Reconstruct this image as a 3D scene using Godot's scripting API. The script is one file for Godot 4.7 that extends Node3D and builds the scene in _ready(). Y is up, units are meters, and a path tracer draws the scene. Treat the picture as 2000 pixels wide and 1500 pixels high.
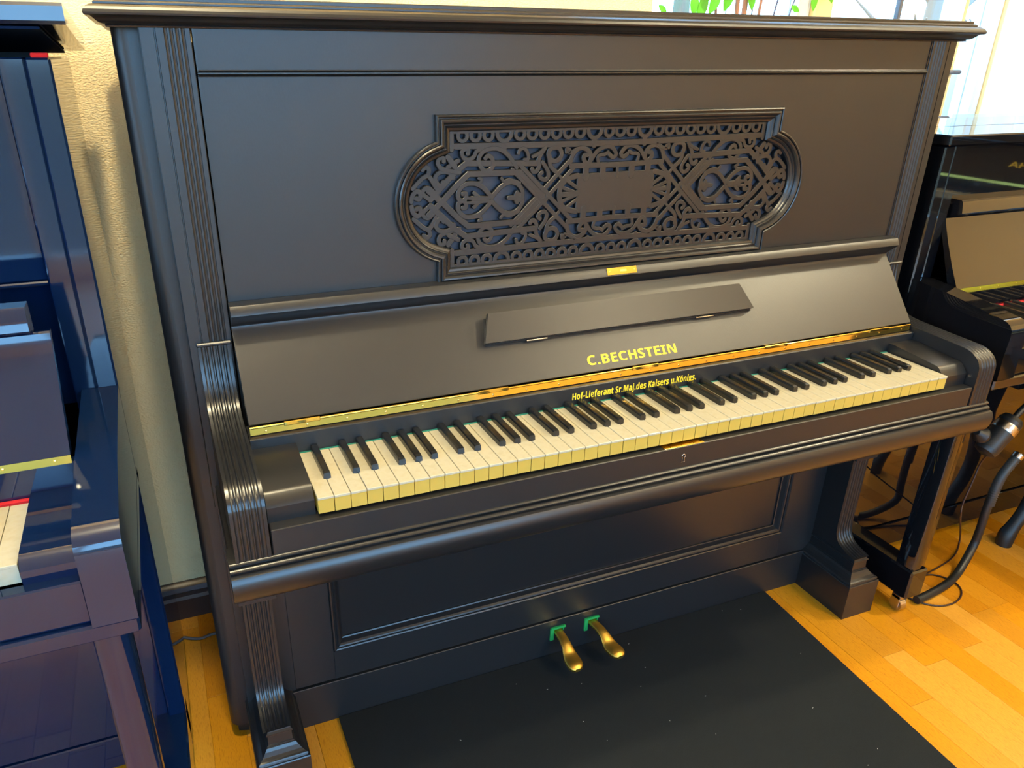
extends Node3D
# An upright piano with a carved fret panel between two polished uprights in a showroom.

const F := 1488.0377
const U0 := 922.1732
const V0 := 806.9578
const EYE := Vector3(-0.7573, 1.2545, 0.916)
var view := Basis()
var M := {}
var used := {}
var layer := 0
var rng := RandomNumberGenerator.new()

func _ready() -> void:
	rng.seed = 11
	set_camera()
	set_light()
	make_materials()
	make_room()
	make_floor()
	make_windows()
	make_bechstein()
	make_polished("upright_piano", "tall polished black upright piano with its lid propped open", Vector3(-2.352, 0, 0.07), 0.0, {"yk": 0.73, "top": 1.247, "zc": -0.34, "open": true, "tint": "gloss_sky_tint", "inset": 0.016})
	make_polished("upright_piano", "low polished black upright piano standing by the bright window", Vector3(0.80, 0, -0.055), 0.0, {"yk": 0.735, "top": 1.086, "zc": -0.215, "open": false, "tint": "gloss"})
	make_polished("upright_piano", "polished black upright piano turned sideways, gold lettering on its fallboard", Vector3(2.50, 0, -0.06), -PI / 2, {"yk": 0.715, "top": 1.15, "zc": -0.23, "open": false, "tint": "gloss", "word": "YAMAHA"})
	make_rug()
	make_small_things()
	make_plant()

# ---------------------------------------------------------------- camera and light
func set_camera() -> void:
	view = Basis(Vector3.UP, -0.3888) * Basis(Vector3.RIGHT, -0.4405) * Basis(Vector3.BACK, 0.0072)
	var c := Camera3D.new()
	c.name = "camera"
	c.projection = Camera3D.PROJECTION_FRUSTUM
	c.near = 0.05
	c.far = 60.0
	c.size = 0.05 * 1500.0 / F
	c.frustum_offset = Vector2((1000.0 - U0) / F, (V0 - 750.0) / F) * 0.05
	c.transform = Transform3D(view, EYE)
	add_child(c)
	c.current = true

func set_light() -> void:
	var e := Environment.new()
	e.background_mode = Environment.BG_SKY
	var sm := ProceduralSkyMaterial.new()
	sm.sky_top_color = Color(0.54, 0.785, 1.0)
	sm.sky_horizon_color = Color(0.58, 0.81, 1.0)
	sm.ground_horizon_color = Color(0.62, 0.78, 0.84)
	sm.ground_bottom_color = Color(0.45, 0.55, 0.58)
	sm.sky_energy_multiplier = 3.1
	sm.ground_energy_multiplier = 1.6
	var s := Sky.new()
	s.sky_material = sm
	e.sky = s
	e.tonemap_mode = Environment.TONE_MAPPER_LINEAR
	e.tonemap_exposure = 1.0
	e.sdfgi_enabled = true
	e.ssao_enabled = true
	e.ssil_enabled = true
	var w := WorldEnvironment.new()
	w.name = "surroundings"
	w.environment = e
	add_child(w)

# a pixel of the 2000 x 1500 photograph, carried to the plane where axis (0 x, 1 y, 2 z) has the given value
func px(u: float, v: float, axis: int, value: float) -> Vector3:
	var d := view * Vector3((u - U0) / F, -(v - V0) / F, -1.0)
	return EYE + d * ((value - EYE[axis]) / d[axis])

# ---------------------------------------------------------------- materials
func mat(c: Color, rough := 0.5, metal := 0.0, spec := 0.5) -> StandardMaterial3D:
	var m := StandardMaterial3D.new()
	m.albedo_color = c
	m.roughness = rough
	m.metallic = metal
	m.metallic_specular = spec
	return m

func noise(freq: float, oct: int, sd: int, size := 512, normal := false, ramp: Gradient = null, bump := 4.0) -> NoiseTexture2D:
	var n := FastNoiseLite.new()
	n.seed = sd
	n.frequency = freq
	n.fractal_octaves = oct
	var t := NoiseTexture2D.new()
	t.noise = n
	t.width = size
	t.height = size
	t.seamless = true
	t.as_normal_map = normal
	t.bump_strength = bump
	if ramp:
		t.color_ramp = ramp
	return t

func ramp(cols: Array) -> Gradient:
	var g := Gradient.new()
	var o := PackedFloat32Array()
	var c := PackedColorArray()
	for i in cols.size():
		o.append(float(i) / (cols.size() - 1))
		c.append(cols[i])
	g.offsets = o
	g.colors = c
	return g

func make_materials() -> void:
	M.satin = mat(Color(0.10, 0.10, 0.105), 0.38, 0.0, 0.52)
	M.satin.uv1_triplanar = true
	M.satin.uv1_world_triplanar = true
	M.satin.uv1_scale = Vector3(14, 3, 14)
	M.satin.normal_enabled = true
	M.satin.normal_scale = 0.05
	M.satin.normal_texture = noise(0.05, 3, 5, 512, true)
	M.satin2 = mat(Color(0.10, 0.10, 0.105), 0.30, 0.0, 0.52)
	M.gloss = mat(Color(0.045, 0.047, 0.06), 0.03, 0.0, 0.62)
	M.gloss_sky_tint = mat(Color(0.03, 0.095, 0.20), 0.06, 0.0, 0.6)  # black lacquer with the blue window reflection put into its colour
	M.matte_underside = mat(Color(0.06, 0.13, 0.24), 0.7, 0.0, 0.15)  # dark blue matte for the sheet added under the propped lid
	M.dark = mat(Color(0.06, 0.06, 0.07), 0.7)
	M.backing = mat(Color(0.17, 0.19, 0.24), 0.6)
	M.ivory = mat(Color(0.69, 0.66, 0.565), 0.22)
	M.ivory.uv1_triplanar = true
	M.ivory.uv1_world_triplanar = true
	M.ivory.uv1_scale = Vector3(9, 9, 9)
	M.ivory.albedo_texture = noise(0.02, 3, 21, 256, false, ramp([Color(0.965, 0.955, 0.93), Color(1, 1, 1), Color(0.985, 0.975, 0.95)]))
	M.keyfront_warm = mat(Color(0.73, 0.61, 0.27), 0.3)  # yellowish celluloid, with warm light on the key fronts mixed into the colour
	M.ebony = mat(Color(0.09, 0.09, 0.09), 0.22)
	M.brass = mat(Color(0.90, 0.75, 0.36), 0.10, 1.0)
	M.pedal = mat(Color(0.92, 0.74, 0.33), 0.36, 1.0)
	M.oldbrass = mat(Color(0.80, 0.66, 0.34), 0.24, 1.0)
	M.steel = mat(Color(0.75, 0.73, 0.70), 0.25, 1.0)
	M.gold = mat(Color(0.95, 0.78, 0.14), 0.5)
	M.green = mat(Color(0.05, 0.50, 0.22), 0.95)
	M.teal = mat(Color(0.10, 0.42, 0.36), 0.95)
	M.red = mat(Color(0.72, 0.07, 0.08), 0.95)
	M.feltbrown = mat(Color(0.55, 0.32, 0.20), 0.9)
	M.rug = mat(Color(0.145, 0.155, 0.16), 1.0, 0.0, 0.2)
	M.rug.uv1_triplanar = true
	M.rug.uv1_world_triplanar = true
	M.rug.uv1_scale = Vector3(5, 5, 5)
	M.rug.albedo_texture = noise(0.35, 2, 31, 512, false, ramp([Color(0.7, 0.7, 0.72), Color(0.92, 0.92, 0.92), Color(1, 1, 1)]))
	M.rug.normal_enabled = true
	M.rug.normal_scale = 0.6
	M.rug.normal_texture = noise(0.4, 2, 32, 512, true)
	M.lint = mat(Color(0.75, 0.74, 0.7), 0.9)
	M.wall = mat(Color(0.97, 0.862, 0.65), 0.85)
	M.wall.uv1_triplanar = true
	M.wall.uv1_world_triplanar = true
	M.wall.uv1_scale = Vector3(3.2, 5.5, 3.2)
	M.wall.normal_enabled = true
	M.wall.normal_scale = 0.7
	M.wall.normal_texture = noise(0.09, 2, 41, 512, true)
	M.ceiling = mat(Color(0.93, 0.91, 0.86), 0.9)
	M.base = mat(Color(0.20, 0.15, 0.14), 0.3)
	M.frame = mat(Color(0.88, 0.86, 0.84), 0.35)
	M.cream = mat(Color(0.93, 0.80, 0.55), 0.5)
	M.sill = mat(Color(0.86, 0.84, 0.80), 0.4)
	M.glass = mat(Color(0.85, 0.95, 1.0, 0.06), 0.02)
	M.glass.transparency = BaseMaterial3D.TRANSPARENCY_ALPHA
	M.acrylic = mat(Color(0.55, 0.80, 0.95, 0.16), 0.03)
	M.acrylic.transparency = BaseMaterial3D.TRANSPARENCY_ALPHA
	M.curtain = mat(Color(0.95, 0.97, 1.0), 0.9)
	M.curtain.backlight_enabled = true
	M.curtain.backlight = Color(0.8, 0.85, 0.9)
	M.curtain.cull_mode = BaseMaterial3D.CULL_DISABLED
	M.leaf = mat(Color(0.30, 0.60, 0.12), 0.4)
	M.leaf.backlight_enabled = true
	M.leaf.backlight = Color(0.35, 0.55, 0.08)
	M.leaf.cull_mode = BaseMaterial3D.CULL_DISABLED
	M.bark = mat(Color(0.62, 0.42, 0.30), 0.8)
	M.twig = mat(Color(0.36, 0.34, 0.40), 0.8)
	M.pot = mat(Color(0.62, 0.33, 0.20), 0.8)
	M.soil = mat(Color(0.12, 0.08, 0.06), 1.0)
	M.plastic = mat(Color(0.07, 0.08, 0.085), 0.45)
	M.rubber = mat(Color(0.20, 0.20, 0.19), 0.5)
	M.cord = mat(Color(0.16, 0.06, 0.05), 0.5)
	M.greycord = mat(Color(0.34, 0.33, 0.34), 0.6)
	M.lamp = mat(Color(1, 0.93, 0.8), 0.5)
	M.lamp.emission_enabled = true
	M.lamp.emission = Color(1.0, 0.93, 0.76)
	M.lamp.emission_energy_multiplier = 5.0
	M.lampbody = mat(Color(0.85, 0.85, 0.83), 0.4)
	M.treebark = mat(Color(0.40, 0.33, 0.27), 0.9)
	M.wood = []
	var tones := [Color(0.81, 0.545, 0.10), Color(0.835, 0.58, 0.16), Color(0.775, 0.505, 0.06), Color(0.85, 0.605, 0.21), Color(0.79, 0.535, 0.12), Color(0.825, 0.55, 0.08), Color(0.815, 0.57, 0.19)]
	var grain := noise(0.03, 5, 51, 1024, false, ramp([Color(0.80, 0.74, 0.66), Color(0.93, 0.90, 0.86), Color(1, 1, 1), Color(0.95, 0.93, 0.88), Color(1, 1, 1)]))
	for i in tones.size():
		var m := mat(tones[i], 0.34, 0.0, 0.45)
		m.uv1_triplanar = true
		m.uv1_world_triplanar = true
		m.uv1_scale = Vector3(9.0, 9.0, 1.3)
		m.uv1_offset = Vector3(0.37 * i, 0.11 * i, 0.53 * i)
		m.albedo_texture = grain
		M.wood.append(m)

# ---------------------------------------------------------------- nodes
func numbered(called: String) -> String:
	var n: int = used.get(called, 0)
	used[called] = n + 1
	return called if n == 0 else "%s_%03d" % [called, n]

func thing(called: String, label: String, category: String, at := Vector3.ZERO, turn := 0.0, group := "") -> Node3D:
	var o := Node3D.new()
	o.name = numbered(called)
	o.position = at
	o.rotation.y = turn
	add_child(o)
	tag(o, label, category, group)
	return o

func tag(o: Node3D, label: String, category: String, group := "") -> void:
	o.set_meta("label", label)
	o.set_meta("category", category)
	if group:
		o.set_meta("group", group)

func new_st() -> SurfaceTool:
	var st := SurfaceTool.new()
	st.begin(Mesh.PRIMITIVE_TRIANGLES)
	return st

func part(parent: Node3D, called: String, st: SurfaceTool, m: Material) -> MeshInstance3D:
	return part_mesh(parent, called, st.commit(), m)

func part_mesh(parent: Node3D, called: String, mesh: Mesh, m: Material) -> MeshInstance3D:
	var o := MeshInstance3D.new()
	o.name = numbered(called) if parent == self else called
	o.mesh = mesh
	o.material_override = m
	parent.add_child(o, true)
	return o

func structure(called: String, st: SurfaceTool, m: Material, label := "") -> MeshInstance3D:
	var o := part(self, called, st, m)
	o.set_meta("kind", "structure")
	if label:
		o.set_meta("label", label)
	return o

# ---------------------------------------------------------------- shapes
func tri(st: SurfaceTool, a: Vector3, b: Vector3, c: Vector3, na: Vector3, nb: Vector3, nc: Vector3) -> void:
	if (b - a).cross(c - a).dot(na + nb + nc) > 0.0:
		var t := b
		b = c
		c = t
		t = nb
		nb = nc
		nc = t
	st.set_normal(na)
	st.add_vertex(a)
	st.set_normal(nb)
	st.add_vertex(b)
	st.set_normal(nc)
	st.add_vertex(c)

func quad(st: SurfaceTool, a: Vector3, b: Vector3, c: Vector3, d: Vector3, out: Vector3) -> void:
	var n := (c - a).cross(d - b)
	if n.length_squared() < 1e-20:
		return
	n = n.normalized()
	if n.dot(out) < 0.0:
		n = -n
	tri(st, a, b, c, n, n, n)
	tri(st, a, c, d, n, n, n)

func quadn(st: SurfaceTool, a: Vector3, b: Vector3, c: Vector3, d: Vector3, na: Vector3, nb: Vector3, nc: Vector3, nd: Vector3) -> void:
	tri(st, a, b, c, na, nb, nc)
	tri(st, a, c, d, na, nc, nd)

func box(st: SurfaceTool, mn: Vector3, mx: Vector3, b := 0.0015) -> void:
	var c := (mn + mx) / 2.0
	var h := (mx - mn) / 2.0
	b = minf(b, minf(h.x, minf(h.y, h.z)) * 0.9)
	for axis in 3:
		var i := (axis + 1) % 3
		var j := (axis + 2) % 3
		for s: float in [-1.0, 1.0]:
			var v := []
			for k: Vector2 in [Vector2(-1, -1), Vector2(1, -1), Vector2(1, 1), Vector2(-1, 1)]:
				var p := Vector3.ZERO
				p[axis] = h[axis] * s
				p[i] = (h[i] - b) * k.x
				p[j] = (h[j] - b) * k.y
				v.append(c + p)
			var n := Vector3.ZERO
			n[axis] = s
			quad(st, v[0], v[1], v[2], v[3], n)
		for s: float in [-1.0, 1.0]:
			for t: float in [-1.0, 1.0]:
				var q := []
				for k: Vector3 in [Vector3(-1, 0, 1), Vector3(1, 0, 1), Vector3(1, 1, 0), Vector3(-1, 1, 0)]:
					var p := Vector3.ZERO
					p[axis] = (h[axis] - b) * k.x
					p[i] = (h[i] - b * k.y) * s
					p[j] = (h[j] - b * k.z) * t
					q.append(c + p)
				var n := Vector3.ZERO
				n[i] = s
				n[j] = t
				quad(st, q[0], q[1], q[2], q[3], n)
	for s in 8:
		var g := Vector3(1 if s & 1 else -1, 1 if s & 2 else -1, 1 if s & 4 else -1)
		var n := g.normalized()
		tri(st, c + Vector3(g.x * h.x, g.y * (h.y - b), g.z * (h.z - b)), c + Vector3(g.x * (h.x - b), g.y * h.y, g.z * (h.z - b)), c + Vector3(g.x * (h.x - b), g.y * (h.y - b), g.z * h.z), n, n, n)

# a flat outline (a, b) pushed along an axis; o + ea * a + eb * b + ec * h
func prism(st: SurfaceTool, poly: PackedVector2Array, o: Vector3, ea: Vector3, eb: Vector3, ec: Vector3, h0: float, h1: float, smooth := 35.0, caps := true) -> void:
	var n := poly.size()
	var area := 0.0
	for i in n:
		area += poly[i].cross(poly[(i + 1) % n])
	if area < 0.0:
		poly = poly.duplicate()
		poly.reverse()
	var en := []
	for i in n:
		var d := (poly[(i + 1) % n] - poly[i]).normalized()
		en.append(Vector2(d.y, -d.x))
	var lim := cos(deg_to_rad(smooth))
	for i in n:
		var j := (i + 1) % n
		var ni: Vector2 = en[i]
		var na := ni
		var nb := ni
		if ni.dot(en[(i + n - 1) % n]) > lim:
			na = (ni + en[(i + n - 1) % n]).normalized()
		if ni.dot(en[j]) > lim:
			nb = (ni + en[j]).normalized()
		var a := o + ea * poly[i].x + eb * poly[i].y
		var b := o + ea * poly[j].x + eb * poly[j].y
		var va := ea * na.x + eb * na.y
		var vb := ea * nb.x + eb * nb.y
		quadn(st, a + ec * h0, b + ec * h0, b + ec * h1, a + ec * h1, va, vb, vb, va)
	if caps:
		var t := Geometry2D.triangulate_polygon(poly)
		for k in range(0, t.size(), 3):
			var q := []
			for m in 3:
				q.append(o + ea * poly[t[k + m]].x + eb * poly[t[k + m]].y)
			var up := ec * signf(h1 - h0)
			tri(st, q[0] + ec * h1, q[1] + ec * h1, q[2] + ec * h1, up, up, up)
			tri(st, q[0] + ec * h0, q[1] + ec * h0, q[2] + ec * h0, -up, -up, -up)

func v2(a: Array) -> PackedVector2Array:
	var p := PackedVector2Array()
	for i in range(0, a.size(), 2):
		p.append(Vector2(a[i], a[i + 1]))
	return p

# profile given as (z, y) pairs, run along x
func run_x(st: SurfaceTool, zy: Array, x0: float, x1: float, smooth := 35.0) -> void:
	prism(st, v2(zy), Vector3.ZERO, Vector3.BACK, Vector3.UP, Vector3.RIGHT, x0, x1, smooth)

# plan given as (x, z) pairs, raised along y
func run_y(st: SurfaceTool, xz: Array, y0: float, y1: float, smooth := 35.0) -> void:
	prism(st, v2(xz), Vector3.ZERO, Vector3.RIGHT, Vector3.BACK, Vector3.UP, y0, y1, smooth)

# outline given as (x, y) pairs, pushed along z
func run_z(st: SurfaceTool, xy: Array, z0: float, z1: float, smooth := 35.0) -> void:
	prism(st, v2(xy), Vector3.ZERO, Vector3.RIGHT, Vector3.UP, Vector3.BACK, z0, z1, smooth)

# rectangles one above the other, each grown by an offset; the back edge may stay put
func stack(st: SurfaceTool, x0: float, x1: float, z0: float, z1: float, rows: Array, grow_back := false) -> void:
	var prev := []
	for r in rows:
		var o: float = r[0]
		var y: float = r[1]
		var zb := z0 - (o if grow_back else 0.0)
		var ring := [Vector3(x0 - o, y, zb), Vector3(x0 - o, y, z1 + o), Vector3(x1 + o, y, z1 + o), Vector3(x1 + o, y, zb)]
		if prev:
			var outs := [Vector3.LEFT, Vector3.BACK, Vector3.RIGHT, Vector3.FORWARD]
			for i in 4:
				var j := (i + 1) % 4
				var dy: float = y - (prev[0] as Vector3).y
				var dof: float = (ring[0] as Vector3).x - (prev[0] as Vector3).x
				var n: Vector3 = (outs[i] as Vector3) * dy + Vector3.UP * dof
				if absf(dy) < 1e-6:
					n = Vector3.UP * signf(dof)
				quad(st, prev[i], prev[j], ring[j], ring[i], n)
		else:
			quad(st, ring[0], ring[1], ring[2], ring[3], Vector3.DOWN)
		prev = ring
	quad(st, prev[0], prev[1], prev[2], prev[3], Vector3.UP)

func tube(st: SurfaceTool, pts: Array, r, sides := 10) -> void:
	var n := pts.size()
	var u := Vector3.UP
	var rings := []
	var norms := []
	for i in n:
		var d: Vector3 = ((pts[mini(i + 1, n - 1)] as Vector3) - (pts[maxi(i - 1, 0)] as Vector3)).normalized()
		if i == 0:
			u = d.cross(Vector3(0.31, 0.2, 0.93)).normalized()
		u = (u - d * u.dot(d)).normalized()
		var w := d.cross(u)
		var rr: float = r[i] if r is Array else r
		var ring := []
		var nr := []
		for k in sides:
			var a := TAU * k / sides
			var dir := u * cos(a) + w * sin(a)
			ring.append((pts[i] as Vector3) + dir * rr)
			nr.append(dir)
		rings.append(ring)
		norms.append(nr)
	for i in n - 1:
		for k in sides:
			var l := (k + 1) % sides
			quadn(st, rings[i][k], rings[i][l], rings[i + 1][l], rings[i + 1][k], norms[i][k], norms[i][l], norms[i + 1][l], norms[i + 1][k])
	for e: int in [0, n - 1]:
		var d: Vector3 = ((pts[0] as Vector3) - (pts[1] as Vector3)).normalized() if e == 0 else ((pts[n - 1] as Vector3) - (pts[n - 2] as Vector3)).normalized()
		for k in sides:
			tri(st, pts[e], rings[e][k], rings[e][(k + 1) % sides], d, d, d)

func curve(pts: Array, step := 5) -> Array:
	var out := []
	var n := pts.size()
	for i in n - 1:
		var a: Vector3 = pts[maxi(i - 1, 0)]
		var b: Vector3 = pts[i]
		var c: Vector3 = pts[i + 1]
		var d: Vector3 = pts[mini(i + 2, n - 1)]
		for k in step:
			out.append(b.cubic_interpolate(c, a, d, float(k) / step))
	out.append(pts[n - 1])
	return out

# a profile of (radius, height) pairs turned about an axis
func lathe(st: SurfaceTool, prof: Array, o: Vector3, axis: Vector3, sides := 20) -> void:
	var u := axis.cross(Vector3(0.3, 0.2, 0.93)).normalized()
	var w := axis.cross(u)
	for i in range(0, prof.size() - 2, 2):
		var r0: float = prof[i]
		var h0: float = prof[i + 1]
		var r1: float = prof[i + 2]
		var h1: float = prof[i + 3]
		for k in sides:
			var a := TAU * k / sides
			var b := TAU * (k + 1) / sides
			var da := u * cos(a) + w * sin(a)
			var db := u * cos(b) + w * sin(b)
			var sl := axis * (r0 - r1)
			var na := (da * (h1 - h0) + sl)
			var nb := (db * (h1 - h0) + sl)
			if na.length_squared() < 1e-16:
				continue
			na = na.normalized()
			nb = nb.normalized()
			quadn(st, o + da * r0 + axis * h0, o + db * r0 + axis * h0, o + db * r1 + axis * h1, o + da * r1 + axis * h1, na, nb, nb, na)

# a strip of carving in the plane z, with a small chamfer along both edges
func stroke(st: SurfaceTool, p: Array, w: float, z0: float, z1: float, closed := false) -> void:
	var n := p.size()
	var ch := 0.0008
	layer = (layer + 7) % 41
	z1 += layer * 1.2e-5
	var sec := []
	for i in n:
		var a: Vector2 = p[(i + n - 1) % n] if closed else p[maxi(i - 1, 0)]
		var b: Vector2 = p[i]
		var c: Vector2 = p[(i + 1) % n] if closed else p[mini(i + 1, n - 1)]
		var d0 := (b - a).normalized() if a.distance_to(b) > 1e-7 else (c - b).normalized()
		var d1 := (c - b).normalized() if c.distance_to(b) > 1e-7 else d0
		var m := (d0 + d1)
		m = m.normalized() if m.length() > 0.1 else d0
		var nn := Vector2(-m.y, m.x)
		var k := 1.0 / maxf(0.45, nn.dot(Vector2(-d0.y, d0.x)))
		var s := []
		for e: Vector2 in [Vector2(1, 0), Vector2(1, 1), Vector2(0, 2), Vector2(0, 3), Vector2(-1, 4), Vector2(-1, 5)]:
			var side := 1.0 if e.y < 2.5 else -1.0
			var off := w / 2.0 if int(e.y) in [0, 1, 4, 5] else w / 2.0 - ch
			var z: float = [z0, z1 - ch, z1, z1, z1 - ch, z0][int(e.y)]
			var q := b + nn * (side * off * k)
			s.append(Vector3(q.x, q.y, z))
		sec.append(s)
	for i in (n if closed else n - 1):
		var j := (i + 1) % n
		var b: Vector2 = p[i]
		for k in 5:
			var mid: Vector3 = ((sec[i][k] as Vector3) + (sec[i][k + 1] as Vector3) + (sec[j][k] as Vector3) + (sec[j][k + 1] as Vector3)) / 4.0
			var cen: Vector2 = (b + (p[j] as Vector2)) / 2.0
			var out := Vector3(mid.x - cen.x, mid.y - cen.y, 0.0) if k in [0, 4] else Vector3(mid.x - cen.x, mid.y - cen.y, 0.002)
			if k == 2:
				out = Vector3.BACK
			quad(st, sec[i][k], sec[i][k + 1], sec[j][k + 1], sec[j][k], out)
	if not closed:
		for e: int in [0, n - 1]:
			layer = (layer + 7) % 41
			knob(st, p[e], w / 2.0, z0, z1 - 6e-6, ch)

func knob(st: SurfaceTool, c: Vector2, r: float, z0: float, z1: float, ch: float) -> void:
	lathe(st, [r, z0, r, z1 - ch, r - ch, z1, 0.0, z1], Vector3(c.x, c.y, 0), Vector3.BACK, 12)

# a ring of moulding: outline points with a profile of (inset, z) pairs
func moulding(st: SurfaceTool, path: Array, prof: Array) -> void:
	var n := path.size()
	var rows := []
	for i in n:
		var a: Vector2 = path[(i + n - 1) % n]
		var b: Vector2 = path[i]
		var c: Vector2 = path[(i + 1) % n]
		var d0 := (b - a).normalized()
		var d1 := (c - b).normalized()
		var n0 := Vector2(-d0.y, d0.x)
		var m := (n0 + Vector2(-d1.y, d1.x)).normalized()
		m = m / maxf(0.4, m.dot(n0))
		var row := []
		for k in range(0, prof.size(), 2):
			var q: Vector2 = b + m * prof[k]
			row.append(Vector3(q.x, q.y, prof[k + 1]))
		rows.append(row)
	for i in n:
		var j := (i + 1) % n
		var pa: Vector2 = path[i]
		var pb: Vector2 = path[j]
		var d := (pb - pa).normalized()
		var inward := Vector3(-d.y, d.x, 0)
		for k in rows[i].size() - 1:
			var di: float = prof[2 * k + 2] - prof[2 * k]
			var dz: float = prof[2 * k + 3] - prof[2 * k + 1]
			var out := Vector3.BACK * di - inward * dz
			quad(st, rows[i][k], rows[i][k + 1], rows[j][k + 1], rows[j][k], out)

# a body with a path (z, y) across its front whose face carries flutes along the path
func fluted(st: SurfaceTool, path: Array, back: Array, x0: float, x1: float, grooves: int, margin: float, depth: float) -> void:
	var xs := [x0]
	var ds := [0.0]
	var gw := (absf(x1 - x0) - 2 * margin) / grooves
	var sg := signf(x1 - x0)
	for g in grooves:
		var s := x0 + sg * (margin + g * gw)
		for t in [[0.08, 0.0], [0.16, 0.55], [0.34, 0.95], [0.5, 1.0], [0.66, 0.95], [0.84, 0.55], [0.92, 0.0]]:
			xs.append(s + sg * gw * t[0])
			ds.append(depth * t[1])
	xs.append(x1)
	ds.append(0.0)
	var pts := v2(path)
	var n := pts.size()
	var nm := []
	for i in n:
		var d := (pts[mini(i + 1, n - 1)] - pts[maxi(i - 1, 0)]).normalized()
		nm.append(Vector2(-d.y, d.x))
	# the path runs from the top to the bottom of the front, so this normal points forward and up
	for i in n - 1:
		for k in xs.size() - 1:
			var q := []
			for e: Vector2i in [Vector2i(i, k), Vector2i(i, k + 1), Vector2i(i + 1, k + 1), Vector2i(i + 1, k)]:
				var p: Vector2 = pts[e.x] - (nm[e.x] as Vector2) * float(ds[e.y])
				q.append(Vector3(xs[e.y], p.y, p.x))
			var f := [nm[i], nm[i], nm[i + 1], nm[i + 1]]
			var sl: float = (float(ds[k + 1]) - float(ds[k])) / (float(xs[k + 1]) - float(xs[k]))
			var nv := []
			for e in 4:
				var w: Vector2 = f[e]
				nv.append(Vector3(sl, w.y, w.x).normalized())
			quadn(st, q[0], q[1], q[2], q[3], nv[0], nv[1], nv[2], nv[3])
	var poly := pts.duplicate()
	poly.append_array(v2(back))
	var t := Geometry2D.triangulate_polygon(poly)
	for x: float in [x0, x1]:
		var side := Vector3(signf(x - (x0 + x1) / 2.0), 0, 0)
		for k in range(0, t.size(), 3):
			tri(st, Vector3(x, poly[t[k]].y, poly[t[k]].x), Vector3(x, poly[t[k + 1]].y, poly[t[k + 1]].x), Vector3(x, poly[t[k + 2]].y, poly[t[k + 2]].x), side, side, side)
	var m := poly.size()
	for i in range(n - 1, m):
		var a := poly[i]
		var b := poly[(i + 1) % m]
		var d := b - a
		quad(st, Vector3(x0, a.y, a.x), Vector3(x1, a.y, a.x), Vector3(x1, b.y, b.x), Vector3(x0, b.y, b.x), Vector3(0, d.x, -d.y))

func text(parent: Node3D, called: String, words: String, bold: bool, at: Vector3, b: Basis, width: float, height: float, m: Material) -> void:
	var f := SystemFont.new()
	f.font_names = PackedStringArray(["Droid Sans"])
	f.font_weight = 700 if bold else 400
	var t := TextMesh.new()
	t.text = words
	t.font = f
	t.font_size = 64
	t.pixel_size = 0.001
	t.depth = 0.002
	t.curve_step = 1.0
	var box3 := t.get_aabb()
	var o := MeshInstance3D.new()
	o.name = called
	o.mesh = t
	o.material_override = m
	var sx := width / box3.size.x
	var sy := height / 0.0457
	o.transform = Transform3D(Basis(b.x * sx, b.y * sy, b.z * 0.3), at)
	parent.add_child(o, true)

# ---------------------------------------------------------------- the room
const WALL_Z := -0.725
const X0 := -3.0
const X1 := 3.95
const Z1 := 3.7
const TOP := 2.62

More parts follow.
